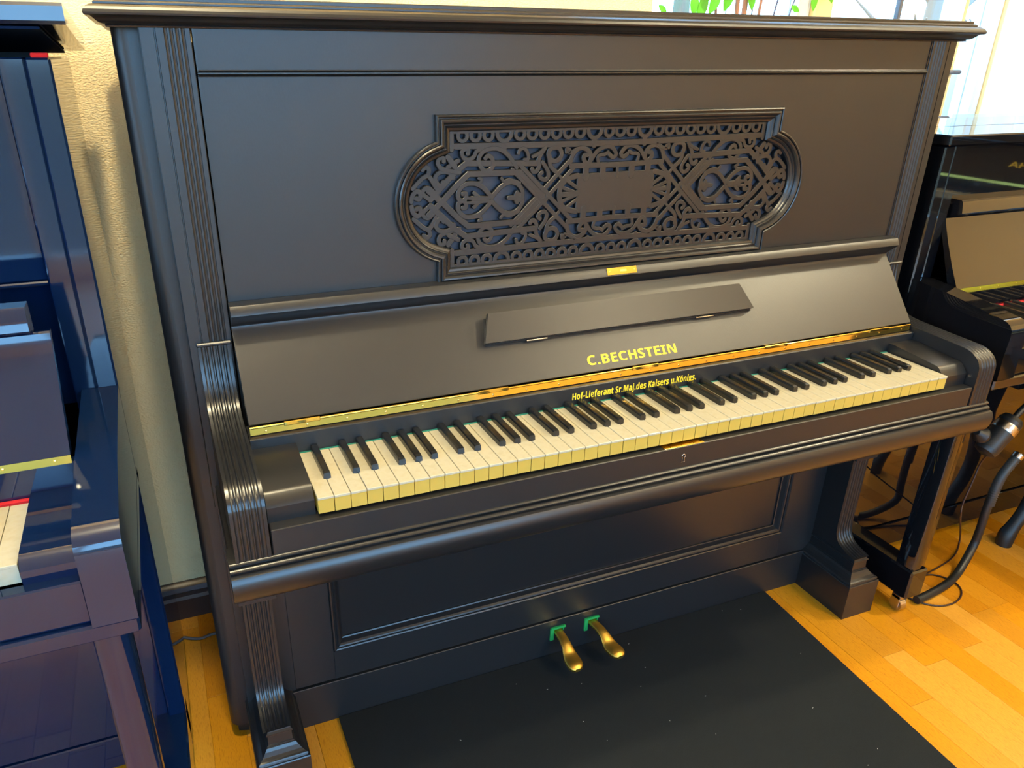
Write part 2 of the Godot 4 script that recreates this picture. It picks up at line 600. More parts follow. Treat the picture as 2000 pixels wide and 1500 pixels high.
func make_room() -> void:
	var st := new_st()
	# back wall round the window opening (x 0.30 .. 2.75, y 0.90 .. 2.25)
	box(st, Vector3(X0, 0, WALL_Z - 0.14), Vector3(0.345, TOP, WALL_Z), 0.0)
	box(st, Vector3(0.345, 0, WALL_Z - 0.14), Vector3(2.75, 0.90, WALL_Z), 0.0)
	box(st, Vector3(0.345, 2.25, WALL_Z - 0.14), Vector3(2.75, TOP, WALL_Z), 0.0)
	box(st, Vector3(2.75, 0, WALL_Z - 0.14), Vector3(X1, TOP, WALL_Z), 0.0)
	structure("wall_back", st, M.wall, "cream wall with a fine woven wallpaper texture")
	st = new_st()
	box(st, Vector3(X0 - 0.14, 0, WALL_Z - 0.14), Vector3(X0, 0.75, Z1 + 0.14), 0.0)
	box(st, Vector3(X0 - 0.14, 2.3, WALL_Z - 0.14), Vector3(X0, TOP, Z1 + 0.14), 0.0)
	box(st, Vector3(X0 - 0.14, 0.75, WALL_Z - 0.14), Vector3(X0, 2.3, -0.35), 0.0)
	box(st, Vector3(X0 - 0.14, 0.75, 2.05), Vector3(X0, 2.3, Z1 + 0.14), 0.0)
	structure("wall_left", st, M.wall)
	st = new_st()
	box(st, Vector3(X1, 0, WALL_Z - 0.14), Vector3(X1 + 0.14, TOP, Z1 + 0.14), 0.0)
	structure("wall_right", st, M.wall)
	st = new_st()
	box(st, Vector3(X0, 0, Z1), Vector3(-2.8, TOP, Z1 + 0.14), 0.0)
	box(st, Vector3(1.2, 0, Z1), Vector3(X1, TOP, Z1 + 0.14), 0.0)
	box(st, Vector3(-2.8, 0, Z1), Vector3(1.2, 0.08, Z1 + 0.14), 0.0)
	box(st, Vector3(-2.8, 2.40, Z1), Vector3(1.2, TOP, Z1 + 0.14), 0.0)
	structure("wall_front", st, M.wall)
	st = new_st()
	box(st, Vector3(X0 - 0.14, TOP, WALL_Z - 0.14), Vector3(X1 + 0.14, TOP + 0.12, Z1 + 0.14), 0.0)
	structure("ceiling", st, M.ceiling)
	st = new_st()
	run_x(st, [WALL_Z, 0.0, WALL_Z + 0.016, 0.0, WALL_Z + 0.016, 0.055, WALL_Z + 0.011, 0.062, WALL_Z + 0.011, 0.072, WALL_Z + 0.016, 0.078, WALL_Z + 0.014, 0.09, WALL_Z + 0.006, 0.098, WALL_Z, 0.10], X0, X1)
	structure("baseboard_back", st, M.base, "dark stained moulded skirting board")
	for a in [[1.30, 1.20, 1.15, "over the rug"], [2.10, 0.42, 3.3, "over the low polished piano"], [-0.75, 0.05, 2.7, "above the carved piano"], [2.0, 2.8, 2.2, "added to brighten the rear wall"]]:  # the last lamp is added to brighten the rear wall for reflections
		ceiling_lamp(a[0], a[1], a[2], a[3])

func ceiling_lamp(x: float, z: float, energy: float, where: String) -> void:
	var o := thing("ceiling_lamp", "round white ceiling lamp with a warm glowing disc " + where, "lamp", Vector3(x, TOP, z), 0.0, "ceiling lamps")
	var st := new_st()
	lathe(st, [0.0, -0.055, 0.075, -0.055, 0.085, -0.05, 0.09, -0.04, 0.09, 0.0], Vector3.ZERO, Vector3.UP, 24)
	part(o, "housing", st, M.lampbody)
	st = new_st()
	lathe(st, [0.0, -0.060, 0.068, -0.060, 0.070, -0.0545], Vector3.ZERO, Vector3.UP, 24)
	part(o, "diffuser", st, M.lamp)
	var l := OmniLight3D.new()
	l.name = "lamp_light"
	l.position = Vector3(0, -0.12, 0)
	l.light_color = Color(1.0, 0.945, 0.79)
	l.light_energy = energy
	l.light_size = 0.06
	l.omni_range = 12.0
	l.omni_attenuation = 2.0
	l.shadow_enabled = true
	o.add_child(l)

func make_floor() -> void:
	var st := new_st()
	box(st, Vector3(X0 - 0.14, -0.12, WALL_Z - 0.14), Vector3(X1 + 0.14, -0.003, Z1 + 0.14), 0.0)
	var f := structure("floor", st, M.wood[2], "honey-coloured strip parquet floor")
	var w := 0.0662
	var rest := new_st()
	var meshes := {}
	var x := 0.6385 - w * 55
	while x < X1:
		var z := WALL_Z - rng.randf() * 0.4
		while z < Z1:
			var len := snappedf(rng.randf_range(0.26, 0.50), 0.03)
			var a := maxf(z, WALL_Z)
			var b := minf(z + len, Z1)
			if b - a > 0.02:
				var near := a < 0.75 and ((x > -1.15 and x < -0.42) or (x > 0.35 and x < 1.75))
				var lift := rng.randf_range(-0.0004, 0.0)
				if near:
					var key := "%.3f" % (b - a)
					if not meshes.has(key):
						var s := new_st()
						box(s, Vector3(0, -0.012, 0), Vector3(w - 0.0005, 0, b - a - 0.0005), 0.0006)
						meshes[key] = s.commit()
					var o := part_mesh(f, "plank", meshes[key], M.wood[rng.randi() % M.wood.size()])
					o.position = Vector3(x, lift, a)
				else:
					box(rest, Vector3(x, -0.012, a), Vector3(x + w - 0.0005, lift, b - 0.0005), 0.0006)
			z += len
		x += w
	var r := part(f, "floor_boards", rest, M.wood[0])
	r.set_meta("kind", "stuff")

func pane(parent: Node3D, mn: Vector3, mx: Vector3, m: Material = M.glass) -> void:
	var st := new_st()
	box(st, mn, mx, 0.0)
	part(parent, "pane", st, m)

func make_windows() -> void:
	var zf := -0.80
	# the window behind the pianos
	var o := Node3D.new()
	o.name = "window_1"
	o.set_meta("kind", "structure")
	o.set_meta("label", "wide white framed window with bright daylight behind it")
	add_child(o)
	var edges := []
	for u in [1242.0, 1572.0, 1608.0, 1862.0, 1878.0]:
		edges.append(px(u, 20.0, 2, zf).x)
	var wa := px(1905.0, 100.0, 2, zf).x
	var wb := px(1919.0, 100.0, 2, zf).x
	var wc := px(1934.0, 100.0, 2, zf).x
	var st := new_st()
	box(st, Vector3(0.345, 0.90, zf - 0.04), Vector3(2.75, 0.95, zf + 0.02), 0.003)
	box(st, Vector3(0.345, 2.20, zf - 0.04), Vector3(2.75, 2.25, zf + 0.02), 0.003)
	box(st, Vector3(0.345, 0.95, zf - 0.04), Vector3(maxf(0.36, edges[0]), 2.20, zf + 0.02), 0.003)
	part(o, "window_frame", st, M.frame)
	var zs := zf - 0.006
	for e in [[edges[1] - 0.045, edges[1], M.frame, 0.02], [edges[1], edges[2], M.cream, 0.034], [edges[3], edges[4] - 0.01, M.frame, 0.02], [edges[4] - 0.01, edges[4], M.cream, 0.022], [wa, wb, M.frame, 0.03], [wb, wc, M.cream, 0.036]]:
		st = new_st()
		box(st, Vector3(e[0], 0.95, zf - 0.04), Vector3(e[1], 2.20, zf + e[3]), 0.004)
		part(o, "mullion", st, e[2])
	var bar := px(1757.0, 20.0, 2, zf).x
	st = new_st()
	box(st, Vector3(bar - 0.006, 0.95, zf - 0.012), Vector3(bar + 0.006, 2.20, zf + 0.004), 0.002)
	part(o, "glazing_bar", st, M.greycord)
	for e in [[edges[0], edges[1] - 0.045, M.glass], [edges[2], bar - 0.006, M.glass], [bar + 0.006, edges[3], M.glass], [edges[4], wa, M.glass], [wc, 2.75, M.glass]]:
		pane(o, Vector3(e[0], 0.95, zs - 0.002), Vector3(e[1], 2.20, zs + 0.002), e[2])
	for v in [[1866.0, 141.0], [1843.0, 231.0]]:
		var c := px(v[0], v[1], 2, zf + 0.03)
		st = new_st()
		tube(st, [c + Vector3(-0.05, 0, -0.012), c + Vector3(0.018, 0, -0.002), c + Vector3(0.022, 0, -0.002)], [0.006, 0.006, 0.004], 10)
		part(o, "hinge_pin", st, M.greycord)
	st = new_st()
	box(st, Vector3(0.33, 0.875, -0.80), Vector3(2.77, 0.90, -0.675), 0.004)
	part(o, "window_sill", st, M.sill)
	# a sheer curtain at its right part
	st = new_st()
	var n := 160
	var xa := px(1940.0, 100.0, 2, -0.70).x
	for i in n:
		var q := []
		var nn := []
		for k in 2:
			var t := float(i + k) / n
			var z := -0.70 + 0.018 * sin(t * 75.0) + 0.010 * sin(t * 31.0 + 1.0)
			var dz := 0.018 * 75.0 * cos(t * 75.0) + 0.31 * cos(t * 31.0 + 1.0)
			q.append(Vector3(lerpf(xa, 2.9, t), 0.0, z))
			nn.append(Vector3(-dz / (2.9 - xa), 0, 1).normalized())
		var up := Vector3.UP
		quadn(st, q[0] + up * 0.06, q[1] + up * 0.06, q[1] + up * 2.4, q[0] + up * 2.4, nn[0], nn[1], nn[1], nn[0])
	var cu := thing("curtain", "sheer white curtain hanging at the bright window", "curtain")
	part(cu, "cloth", st, M.curtain)
	st = new_st()
	tube(st, [Vector3(0.3, 2.41, -0.70), Vector3(3.0, 2.41, -0.70)], 0.010, 10)
	part(cu, "rail", st, M.steel)
	# left wall window, and an added rear window shaped for the reflections
	for w in [["window_2", Vector3(X0 - 0.07, 0.75, 2.05), Vector3.FORWARD, 2.4, 1.55], ["added_window_3", Vector3(-2.8, 0.08, Z1 + 0.07), Vector3.RIGHT, 4.0, 2.32]]:
		var s := Node3D.new()
		s.name = w[0]
		s.set_meta("kind", "structure")
		add_child(s)
		var at: Vector3 = w[1]
		var d: Vector3 = w[2]
		var k: Vector3 = d.cross(Vector3.UP).abs() * 0.03
		st = new_st()
		for i in 4:
			var p: Vector3 = at + d * (w[3] * i / 3.0 - (0.05 if i == 3 else 0.0))
			var q: Vector3 = p + d * 0.05
			box(st, (p.min(q)) - k, (p.max(q)) + k + Vector3.UP * w[4], 0.003)
		for h in [0.0, w[4] - 0.05]:
			var p: Vector3 = at + Vector3.UP * h
			var q: Vector3 = p + d * w[3] + Vector3.UP * 0.05
			box(st, p.min(q) - k, p.max(q) + k, 0.003)
		part(s, "window_frame", st, M.frame)
		var e: Vector3 = at + d * w[3] + Vector3.UP * w[4]
		pane(s, at.min(e) - k * 0.08, at.max(e) + k * 0.08)

# ---------------------------------------------------------------- the piano with the carved panel
const YK := 0.6966
const FRET := [
["l",80,-2994,803,-20,762],
["l",78,-1419,-53,-1863,361,-2773,372,-2974,205,-3187,-1,-3458,-236],
["l",78,-1559,491,-2814,538,-3013,397,-3302,125,-3425,3],
["c",60,-1925,439,-2070,628,-2234,734,-2394,749,-2528,705,-2595,608,-2582,508,-2502,414,-2411,420,-2343,488,-2368,599,-2437,642,-2482,604],
["c",55,-2394,749,-2618,728,-2685,632,-2774,596,-2863,629,-2885,718,-2830,755,-2774,733,-2785,685],
["l",75,-3126,649,-3006,496],
["l",60,-3127,492,-2951,583],
["c",60,-2929,403,-3062,429,-3237,477,-3290,558,-3267,635,-3202,632,-3192,583],
["c",60,-3029,328,-3106,412,-3259,419,-3337,343,-3305,242,-3240,219,-3206,267],
["c",60,-3718,194,-3564,334,-3466,389,-3443,466,-3496,508,-3550,471],
["c",60,-3477,389,-3413,327,-3328,183],
["c",65,-3745,-4,-3725,85,-3654,151,-3591,107,-3610,28,-3668,41],
["c",60,-3419,-4,-3548,95,-3535,164,-3448,185,-3297,40],
["c",62,-2361,-14,-2521,150,-2681,220,-2839,208,-2941,112,-2947,-1,-2884,-45,-2821,-8,-2821,64,-2873,67],
["c",62,-2361,-14,-2185,153,-2034,208,-1891,169,-1804,49,-1812,-56,-1870,-89,-1927,-39,-1899,33],
["c",45,-2862,199,-2749,234,-2647,224,-2572,229,-2545,274,-2591,297],
["c",45,-1857,188,-2036,249,-2141,227,-2188,277],
["l",60,-2426,-27,-2702,-11],
["l",55,-2669,66,-2576,-18],
["l",45,-2771,-7,-2657,-13],
["l",55,-2050,-48,-1871,-59],
["c",50,-1895,661,-1876,717,-1804,733,-1738,668,-1718,574,-1788,556],
["c",62,-1423,725,-1483,640,-1522,568,-1529,513,-1516,438,-1556,367,-1618,360,-1641,398],
["c",50,-1636,601,-1505,659,-1423,729],
["r",62,-1335,690,-1272,724,-1165,720,-1104,634,-1133,552,-1215,510,-1305,541,-1352,617],
["c",62,-1329,597,-1312,458,-1252,381,-1172,323],
["c",58,-1452,501,-1351,366,-1333,271,-1384,219,-1463,240,-1497,298,-1456,336],
["c",65,-939,480,-893,599,-831,672,-725,705,-609,664,-548,586,-550,491,-614,448,-675,515,-670,580,-611,588],
["c",50,-1017,649,-1011,705,-955,676,-962,639,-875,663,-749,733],
["c",60,-540,491,-447,620,-339,692,-204,714,-110,669,-50,582,-109,531,-178,576],
["c",50,-387,457,-407,543,-355,579,-274,584,-208,620],
["l",75,-910,420,-10,403],
["c",75,-773,257,-977,199,-1086,89,-1109,-71],
["l",50,-976,186,-757,46],
["l",50,-1060,73,-751,-41],
["l",50,-1100,-60,-747,-60],
]

func make_bechstein() -> void:
	var p := thing("carved_panel_piano", "satin black upright piano with a pierced scrollwork panel and open keyboard", "piano")
	case_parts(p)
	upper_parts(p)
	fret_parts(p)
	fall_parts(p)
	key_parts(p)
	lower_parts(p)

func case_parts(p: Node3D) -> void:
	for s: float in [-1.0, 1.0]:
		# rounded outer side of the case
		var st := new_st()
		var plan := [s * 0.738, -0.288, s * 0.757, -0.288]
		for k in 7:
			var a := PI / 2 * k / 6.0
			plan.append_array([s * (0.757 + 0.020 * sin(a)), -0.308 + 0.020 * cos(a)])
		plan.append_array([s * 0.777, -0.655, s * 0.738, -0.655])
		run_y(st, plan, 0.035, 1.284)
		plan = [s * 0.735, -0.30, s * 0.765, -0.31, s * 0.768, -0.64, s * 0.735, -0.64]
		run_y(st, plan, 0.0, 0.036)
		part(p, "case_side", st, M.satin)
		# fluted stile in front of it
		st = new_st()
		var prof := [s * 0.6795, -0.300, s * 0.6795, -0.2605, s * 0.6805, -0.2595, s * 0.6850, -0.2595]
		for g in 4:
			var x := 0.6865 + g * 0.0072
			for t in [[0.0, 0.0], [0.0008, 0.0011], [0.0024, 0.0018], [0.0040, 0.0011], [0.0048, 0.0]]:
				prof.append_array([s * (x + t[0]), -0.2595 - t[1]])
		prof.append_array([s * 0.7225, -0.2595, s * 0.7230, -0.2625, s * 0.7245, -0.2625, s * 0.7250, -0.2600, s * 0.7420, -0.2600, s * 0.7435, -0.2615, s * 0.7435, -0.300])
		run_y(st, prof, 0.56, 1.284, 20.0)
		part(p, "stile", st, M.satin)
		st = new_st()
		run_y(st, [s * 0.6462, -0.300, s * 0.6462, -0.272, s * 0.7395, -0.272, s * 0.7395, -0.300], 0.0, 0.56)
		part(p, "lower_stile", st, M.satin)
		# arm beside the keyboard
		st = new_st()
		var path := []
		var c := curve([Vector3(-0.2565, 0.846, 0), Vector3(-0.254, 0.82, 0), Vector3(-0.247, 0.79, 0), Vector3(-0.235, 0.766, 0), Vector3(-0.216, 0.750, 0), Vector3(-0.19, 0.743, 0), Vector3(-0.14, 0.7395, 0), Vector3(-0.06, 0.736, 0), Vector3(-0.032, 0.7345, 0), Vector3(-0.016, 0.731, 0), Vector3(-0.006, 0.7255, 0), Vector3(0.002, 0.719, 0), Vector3(0.007, 0.710, 0), Vector3(0.010, 0.695, 0), Vector3(0.0108, 0.6255, 0)], 3)
		for v: Vector3 in c:
			path.append_array([v.x, v.y])
		fluted(st, path, [-0.27, 0.6255, -0.27, 0.846], s * 0.6835, s * 0.7315, 5, 0.004, 0.0015)
		part(p, "arm", st, M.satin2)
		st = new_st()
		box(st, Vector3(minf(s * 0.681, s * 0.7335), 0.846, -0.27), Vector3(maxf(s * 0.681, s * 0.7335), 0.852, -0.2525), 0.0018)
		part(p, "arm_bead", st, M.satin2)
	var st := new_st()
	stack(st, -0.777, 0.756, -0.66, -0.2605, [[0.0, 1.2825], [0.0035, 1.2828], [0.0042, 1.2845], [0.0035, 1.2860], [0.0065, 1.2862], [0.0100, 1.2872], [0.0135, 1.2895], [0.0165, 1.2925], [0.0190, 1.2945], [0.0235, 1.2950], [0.0262, 1.2962], [0.0268, 1.2985], [0.0255, 1.3018], [0.0225, 1.3050], [0.0180, 1.3075], [0.0140, 1.3085], [0.0140, 1.3105], [0.0115, 1.3125], [0.0085, 1.3130], [0.0085, 1.3165], [0.007, 1.318]])
	part(p, "lid", st, M.satin2)
	st = new_st()
	box(st, Vector3(-0.74, 0.02, -0.655), Vector3(0.74, 1.27, -0.640), 0.0)
	part(p, "back_board", st, M.dark)
	st = new_st()
	box(st, Vector3(-0.738, 0.555, -0.64), Vector3(0.738, 0.60, -0.002), 0.001)
	part(p, "keybed", st, M.satin)
	st = new_st()
	box(st, Vector3(-0.681, 0.60, -0.02), Vector3(0.681, 0.666, 0.0092), 0.0012)
	var slip := part(p, "key_slip", st, M.satin)
	st = new_st()
	box(st, Vector3(-0.041, 0.6655, -0.0085), Vector3(0.0375, 0.6668, 0.0085), 0.0003)
	for x in [-0.033, 0.030]:
		lathe(st, [0.0030, 0.6666, 0.0026, 0.6671, 0.0, 0.6671], Vector3(x, 0, 0), Vector3.UP, 10)
	part(slip, "lock_plate", st, M.brass)
	st = new_st()
	var kh := []
	for k in 9:
		var a := deg_to_rad(-55.0 + 290.0 * k / 8.0)
		kh.append(Vector3(-0.0024 + 0.0036 * cos(a), 0.6475 + 0.0036 * sin(a), 0.0096))
	var loop := [Vector3(0.0012, 0.6368, 0.0096)]
	loop.append_array(kh)
	loop.append(Vector3(-0.0060, 0.6368, 0.0096))
	loop.append(Vector3(0.0012, 0.6368, 0.0096))
	tube(st, loop, 0.0008, 6)
	part(slip, "keyhole_rim", st, M.steel)
	st = new_st()
	run_x(st, [-0.03, 0.6262, 0.0090, 0.6262, 0.0115, 0.6252, 0.0128, 0.6235, 0.0122, 0.6215, 0.0092, 0.6205, 0.0092, 0.6185, 0.0130, 0.6180, 0.0158, 0.6168, 0.0172, 0.6150, 0.0165, 0.6130, 0.0140, 0.6120, 0.0140, 0.6105, 0.0200, 0.6108, 0.0240, 0.6095, 0.0272, 0.6045, 0.0290, 0.5975, 0.0290, 0.5895, 0.0272, 0.5800, 0.0225, 0.5705, 0.0150, 0.5630, 0.0050, 0.5580, -0.0100, 0.5552, -0.03, 0.5545], -0.741, 0.7405)
	part(p, "keybed_moulding", st, M.satin2)

func hole_outline() -> Array:
	# outline of the carved field about its middle, counter-clockwise from the right end of the bottom
	var out := [Vector2(0.338, -0.133)]
	for k in 25:
		var a := deg_to_rad(-73.6 + 147.2 * k / 24.0)
		out.append(Vector2(0.310 + 0.098 * cos(a), 0.098 * sin(a)))
	out.append(Vector2(0.338, 0.133))
	out.append(Vector2(-0.338, 0.133))
	for k in 25:
		var a := deg_to_rad(106.4 + 147.2 * k / 24.0)
		out.append(Vector2(-0.310 + 0.098 * cos(a), 0.098 * sin(a)))
	out.append(Vector2(-0.338, -0.133))
	return out

const FC := Vector2(-0.003, 1.0375)

func upper_parts(p: Node3D) -> void:
	var st := new_st()
	var hole := hole_outline()
	for s: float in [-1.0, 1.0]:
		var poly := [0.0, 1.2835, s * 0.6775, 1.2835, s * 0.6775, 0.60, 0.0, 0.60, 0.0, FC.y - 0.131]
		var side := []
		for v: Vector2 in hole:
			if v.x * s > 0.0:
				side.append(v * 0.992)
		if s < 0.0:
			side.reverse()
		for v: Vector2 in side:
			poly.append_array([v.x + FC.x, v.y + FC.y])
		poly.append_array([0.0, FC.y + 0.131])
		run_z(st, poly, -0.285, -0.262)
	var pan := part(p, "upper_panel", st, M.satin)
	st = new_st()
	run_x(st, [-0.264, 1.2238, -0.2605, 1.2240, -0.2600, 1.2248, -0.2612, 1.2256, -0.2590, 1.2262, -0.2575, 1.2278, -0.2575, 1.2292, -0.2590, 1.2305, -0.2612, 1.2310, -0.2602, 1.2318, -0.2606, 1.2326, -0.264, 1.2328], -0.6775, 0.6775)
	part(pan, "bead", st, M.satin2)
	st = new_st()
	run_y(st, [0.6755, -0.263, 0.6755, -0.2605, 0.6775, -0.2605, 0.6775, -0.263], 0.91, 1.283)
	part(pan, "edge_strip", st, M.satin2)
	st = new_st()
	run_y(st, [-0.6755, -0.263, -0.6755, -0.2605, -0.6775, -0.2605, -0.6775, -0.263], 0.91, 1.283)
	part(pan, "edge_strip", st, M.satin2)

func fret_parts(p: Node3D) -> void:
	var z1 := -0.2665
	var z0 := -0.2745
	var st := new_st()
	var path := []
	for v: Vector2 in hole_outline():
		path.append(v + FC)
	moulding(st, path, [0.0, -0.264, 0.0, -0.2545, 0.0010, -0.2530, 0.0025, -0.2522, 0.0042, -0.2530, 0.0050, -0.2560, 0.0060, -0.2560, 0.0068, -0.2525, 0.0085, -0.2510, 0.0110, -0.2515, 0.0135, -0.2545, 0.0150, -0.2580, 0.0160, -0.2580, 0.0175, -0.2565, 0.0190, -0.2580, 0.0200, -0.2600, 0.0235, -0.2610, 0.0255, -0.2640, 0.0255, -0.2750])
	part(p, "panel_moulding", st, M.satin2)
	st = new_st()
	box(st, Vector3(FC.x - 0.42, FC.y - 0.14, -0.284), Vector3(FC.x + 0.42, FC.y + 0.14, -0.2775), 0.0)
	part(p, "fret_backing", st, M.backing)
	# the carving itself
	st = new_st()
	for sx: float in [1.0, -1.0]:
		for sy: float in [1.0, -1.0]:
			for e in FRET:
				var pts := []
				for k in range(2, e.size(), 2):
					pts.append(Vector3(FC.x + sx * e[k] * 1.006e-4, FC.y + sy * (e[k + 1] + 45) * 1.0e-4, 0))
				if e[0] == "c":
					pts = curve(pts, 4)
				elif e[0] == "r":
					pts.append(pts[0])
					pts = curve(pts, 3)
					pts.pop_back()
				var flat := []
				for v: Vector3 in pts:
					flat.append(Vector2(v.x, v.y))
				stroke(st, flat, e[1] * 1.28e-4, z0, z1, e[0] == "r")
			# twin straps of the big crossing
			var c := Vector2(-1425, 0)
			for arm in [[Vector2(-880, 520), 1], [Vector2(-1960, 500), 0]]:
				var d: Vector2 = ((arm[0] as Vector2) - c).normalized()
				var nn := Vector2(-d.y, d.x) * 72.0
				for q: float in [-1.0, 1.0]:
					var line := []
					for v: Vector2 in [c + nn * q + d * 60.0, (arm[0] as Vector2) + nn * q]:
						line.append(Vector2(FC.x + sx * v.x * 1e-4, FC.y + sy * v.y * 1e-4))
					stroke(st, line, 0.0078, z0, z1)
				if arm[1] == 1:
					var mid := c + d * 430.0
					var bar := []
					for q: float in [-1.0, 1.0]:
						var v := mid + nn * q
						bar.append(Vector2(FC.x + sx * v.x * 1e-4, FC.y + sy * v.y * 1e-4))
					stroke(st, bar, 0.006, z0, z1)
			stroke(st, [Vector2(FC.x - sx * 0.308, FC.y + sy * 0.110), Vector2(FC.x - sx * 0.308, FC.y + sy * 0.080)], 0.0085, z0, z1)
			# bridges between the tablet and the strap above it
			for b in [0.0, 0.0290, 0.0625]:
				stroke(st, [Vector2(FC.x + sx * b, FC.y + sy * 0.026), Vector2(FC.x + sx * b, FC.y + sy * 0.042)], 0.0120 if b > 0.02 else 0.006, z0, z1)
		# disc with a hole at the crossing
		var ring := []
		for k in 16:
			var a := TAU * k / 16.0
			ring.append(Vector2(FC.x - sx * 0.1425 + 0.0085 * cos(a), FC.y + 0.0085 * sin(a)))
		stroke(st, ring, 0.0078, z0, z1, true)
	# scalloped rows of pierced rings and half moons
	for sy: float in [1.0, -1.0]:
		var x := FC.x - 0.3005
		var cy := FC.y + sy * 0.1003
		for ch in "ooomoooooomooomoooooomooo":
			var wd := 0.0222 if ch == "o" else 0.0337
			var cx := x + wd / 2.0
			if ch == "o":
				var ring := []
				for j in 14:
					var a := TAU * j / 14.0
					ring.append(Vector2(cx + 0.0079 * cos(a), cy + 0.0079 * sin(a)))
				stroke(st, ring, 0.0068, z0, z1, true)
			else:
				var arc := []
				for j in 9:
					var a := PI + PI * j / 8.0
					arc.append(Vector2(cx + 0.0130 * cos(a), cy + sy * (0.004 + 0.0140 * sin(a))))
				stroke(st, arc, 0.0076, z0, z1)
				stroke(st, [Vector2(cx, cy - sy * 0.012), Vector2(cx, cy - sy * 0.022)], 0.010, z0, z1)
			x += wd
		stroke(st, [Vector2(FC.x - 0.312, FC.y + sy * 0.1082), Vector2(FC.x + 0.312, FC.y + sy * 0.1082)], 0.0105, z0, z1)
	var k := 0.0010
	box(st, Vector3(FC.x - 0.0785, FC.y - 0.0335, z0), Vector3(FC.x + 0.0785, FC.y + 0.0335, z1), k)
	part(p, "fretwork", st, M.satin)

const FD := Vector3(0, 0.78245664, -0.62270507)
const FN := Vector3(0, 0.62270507, 0.78245664)
const FO := Vector3(0, 0.75, -0.157)

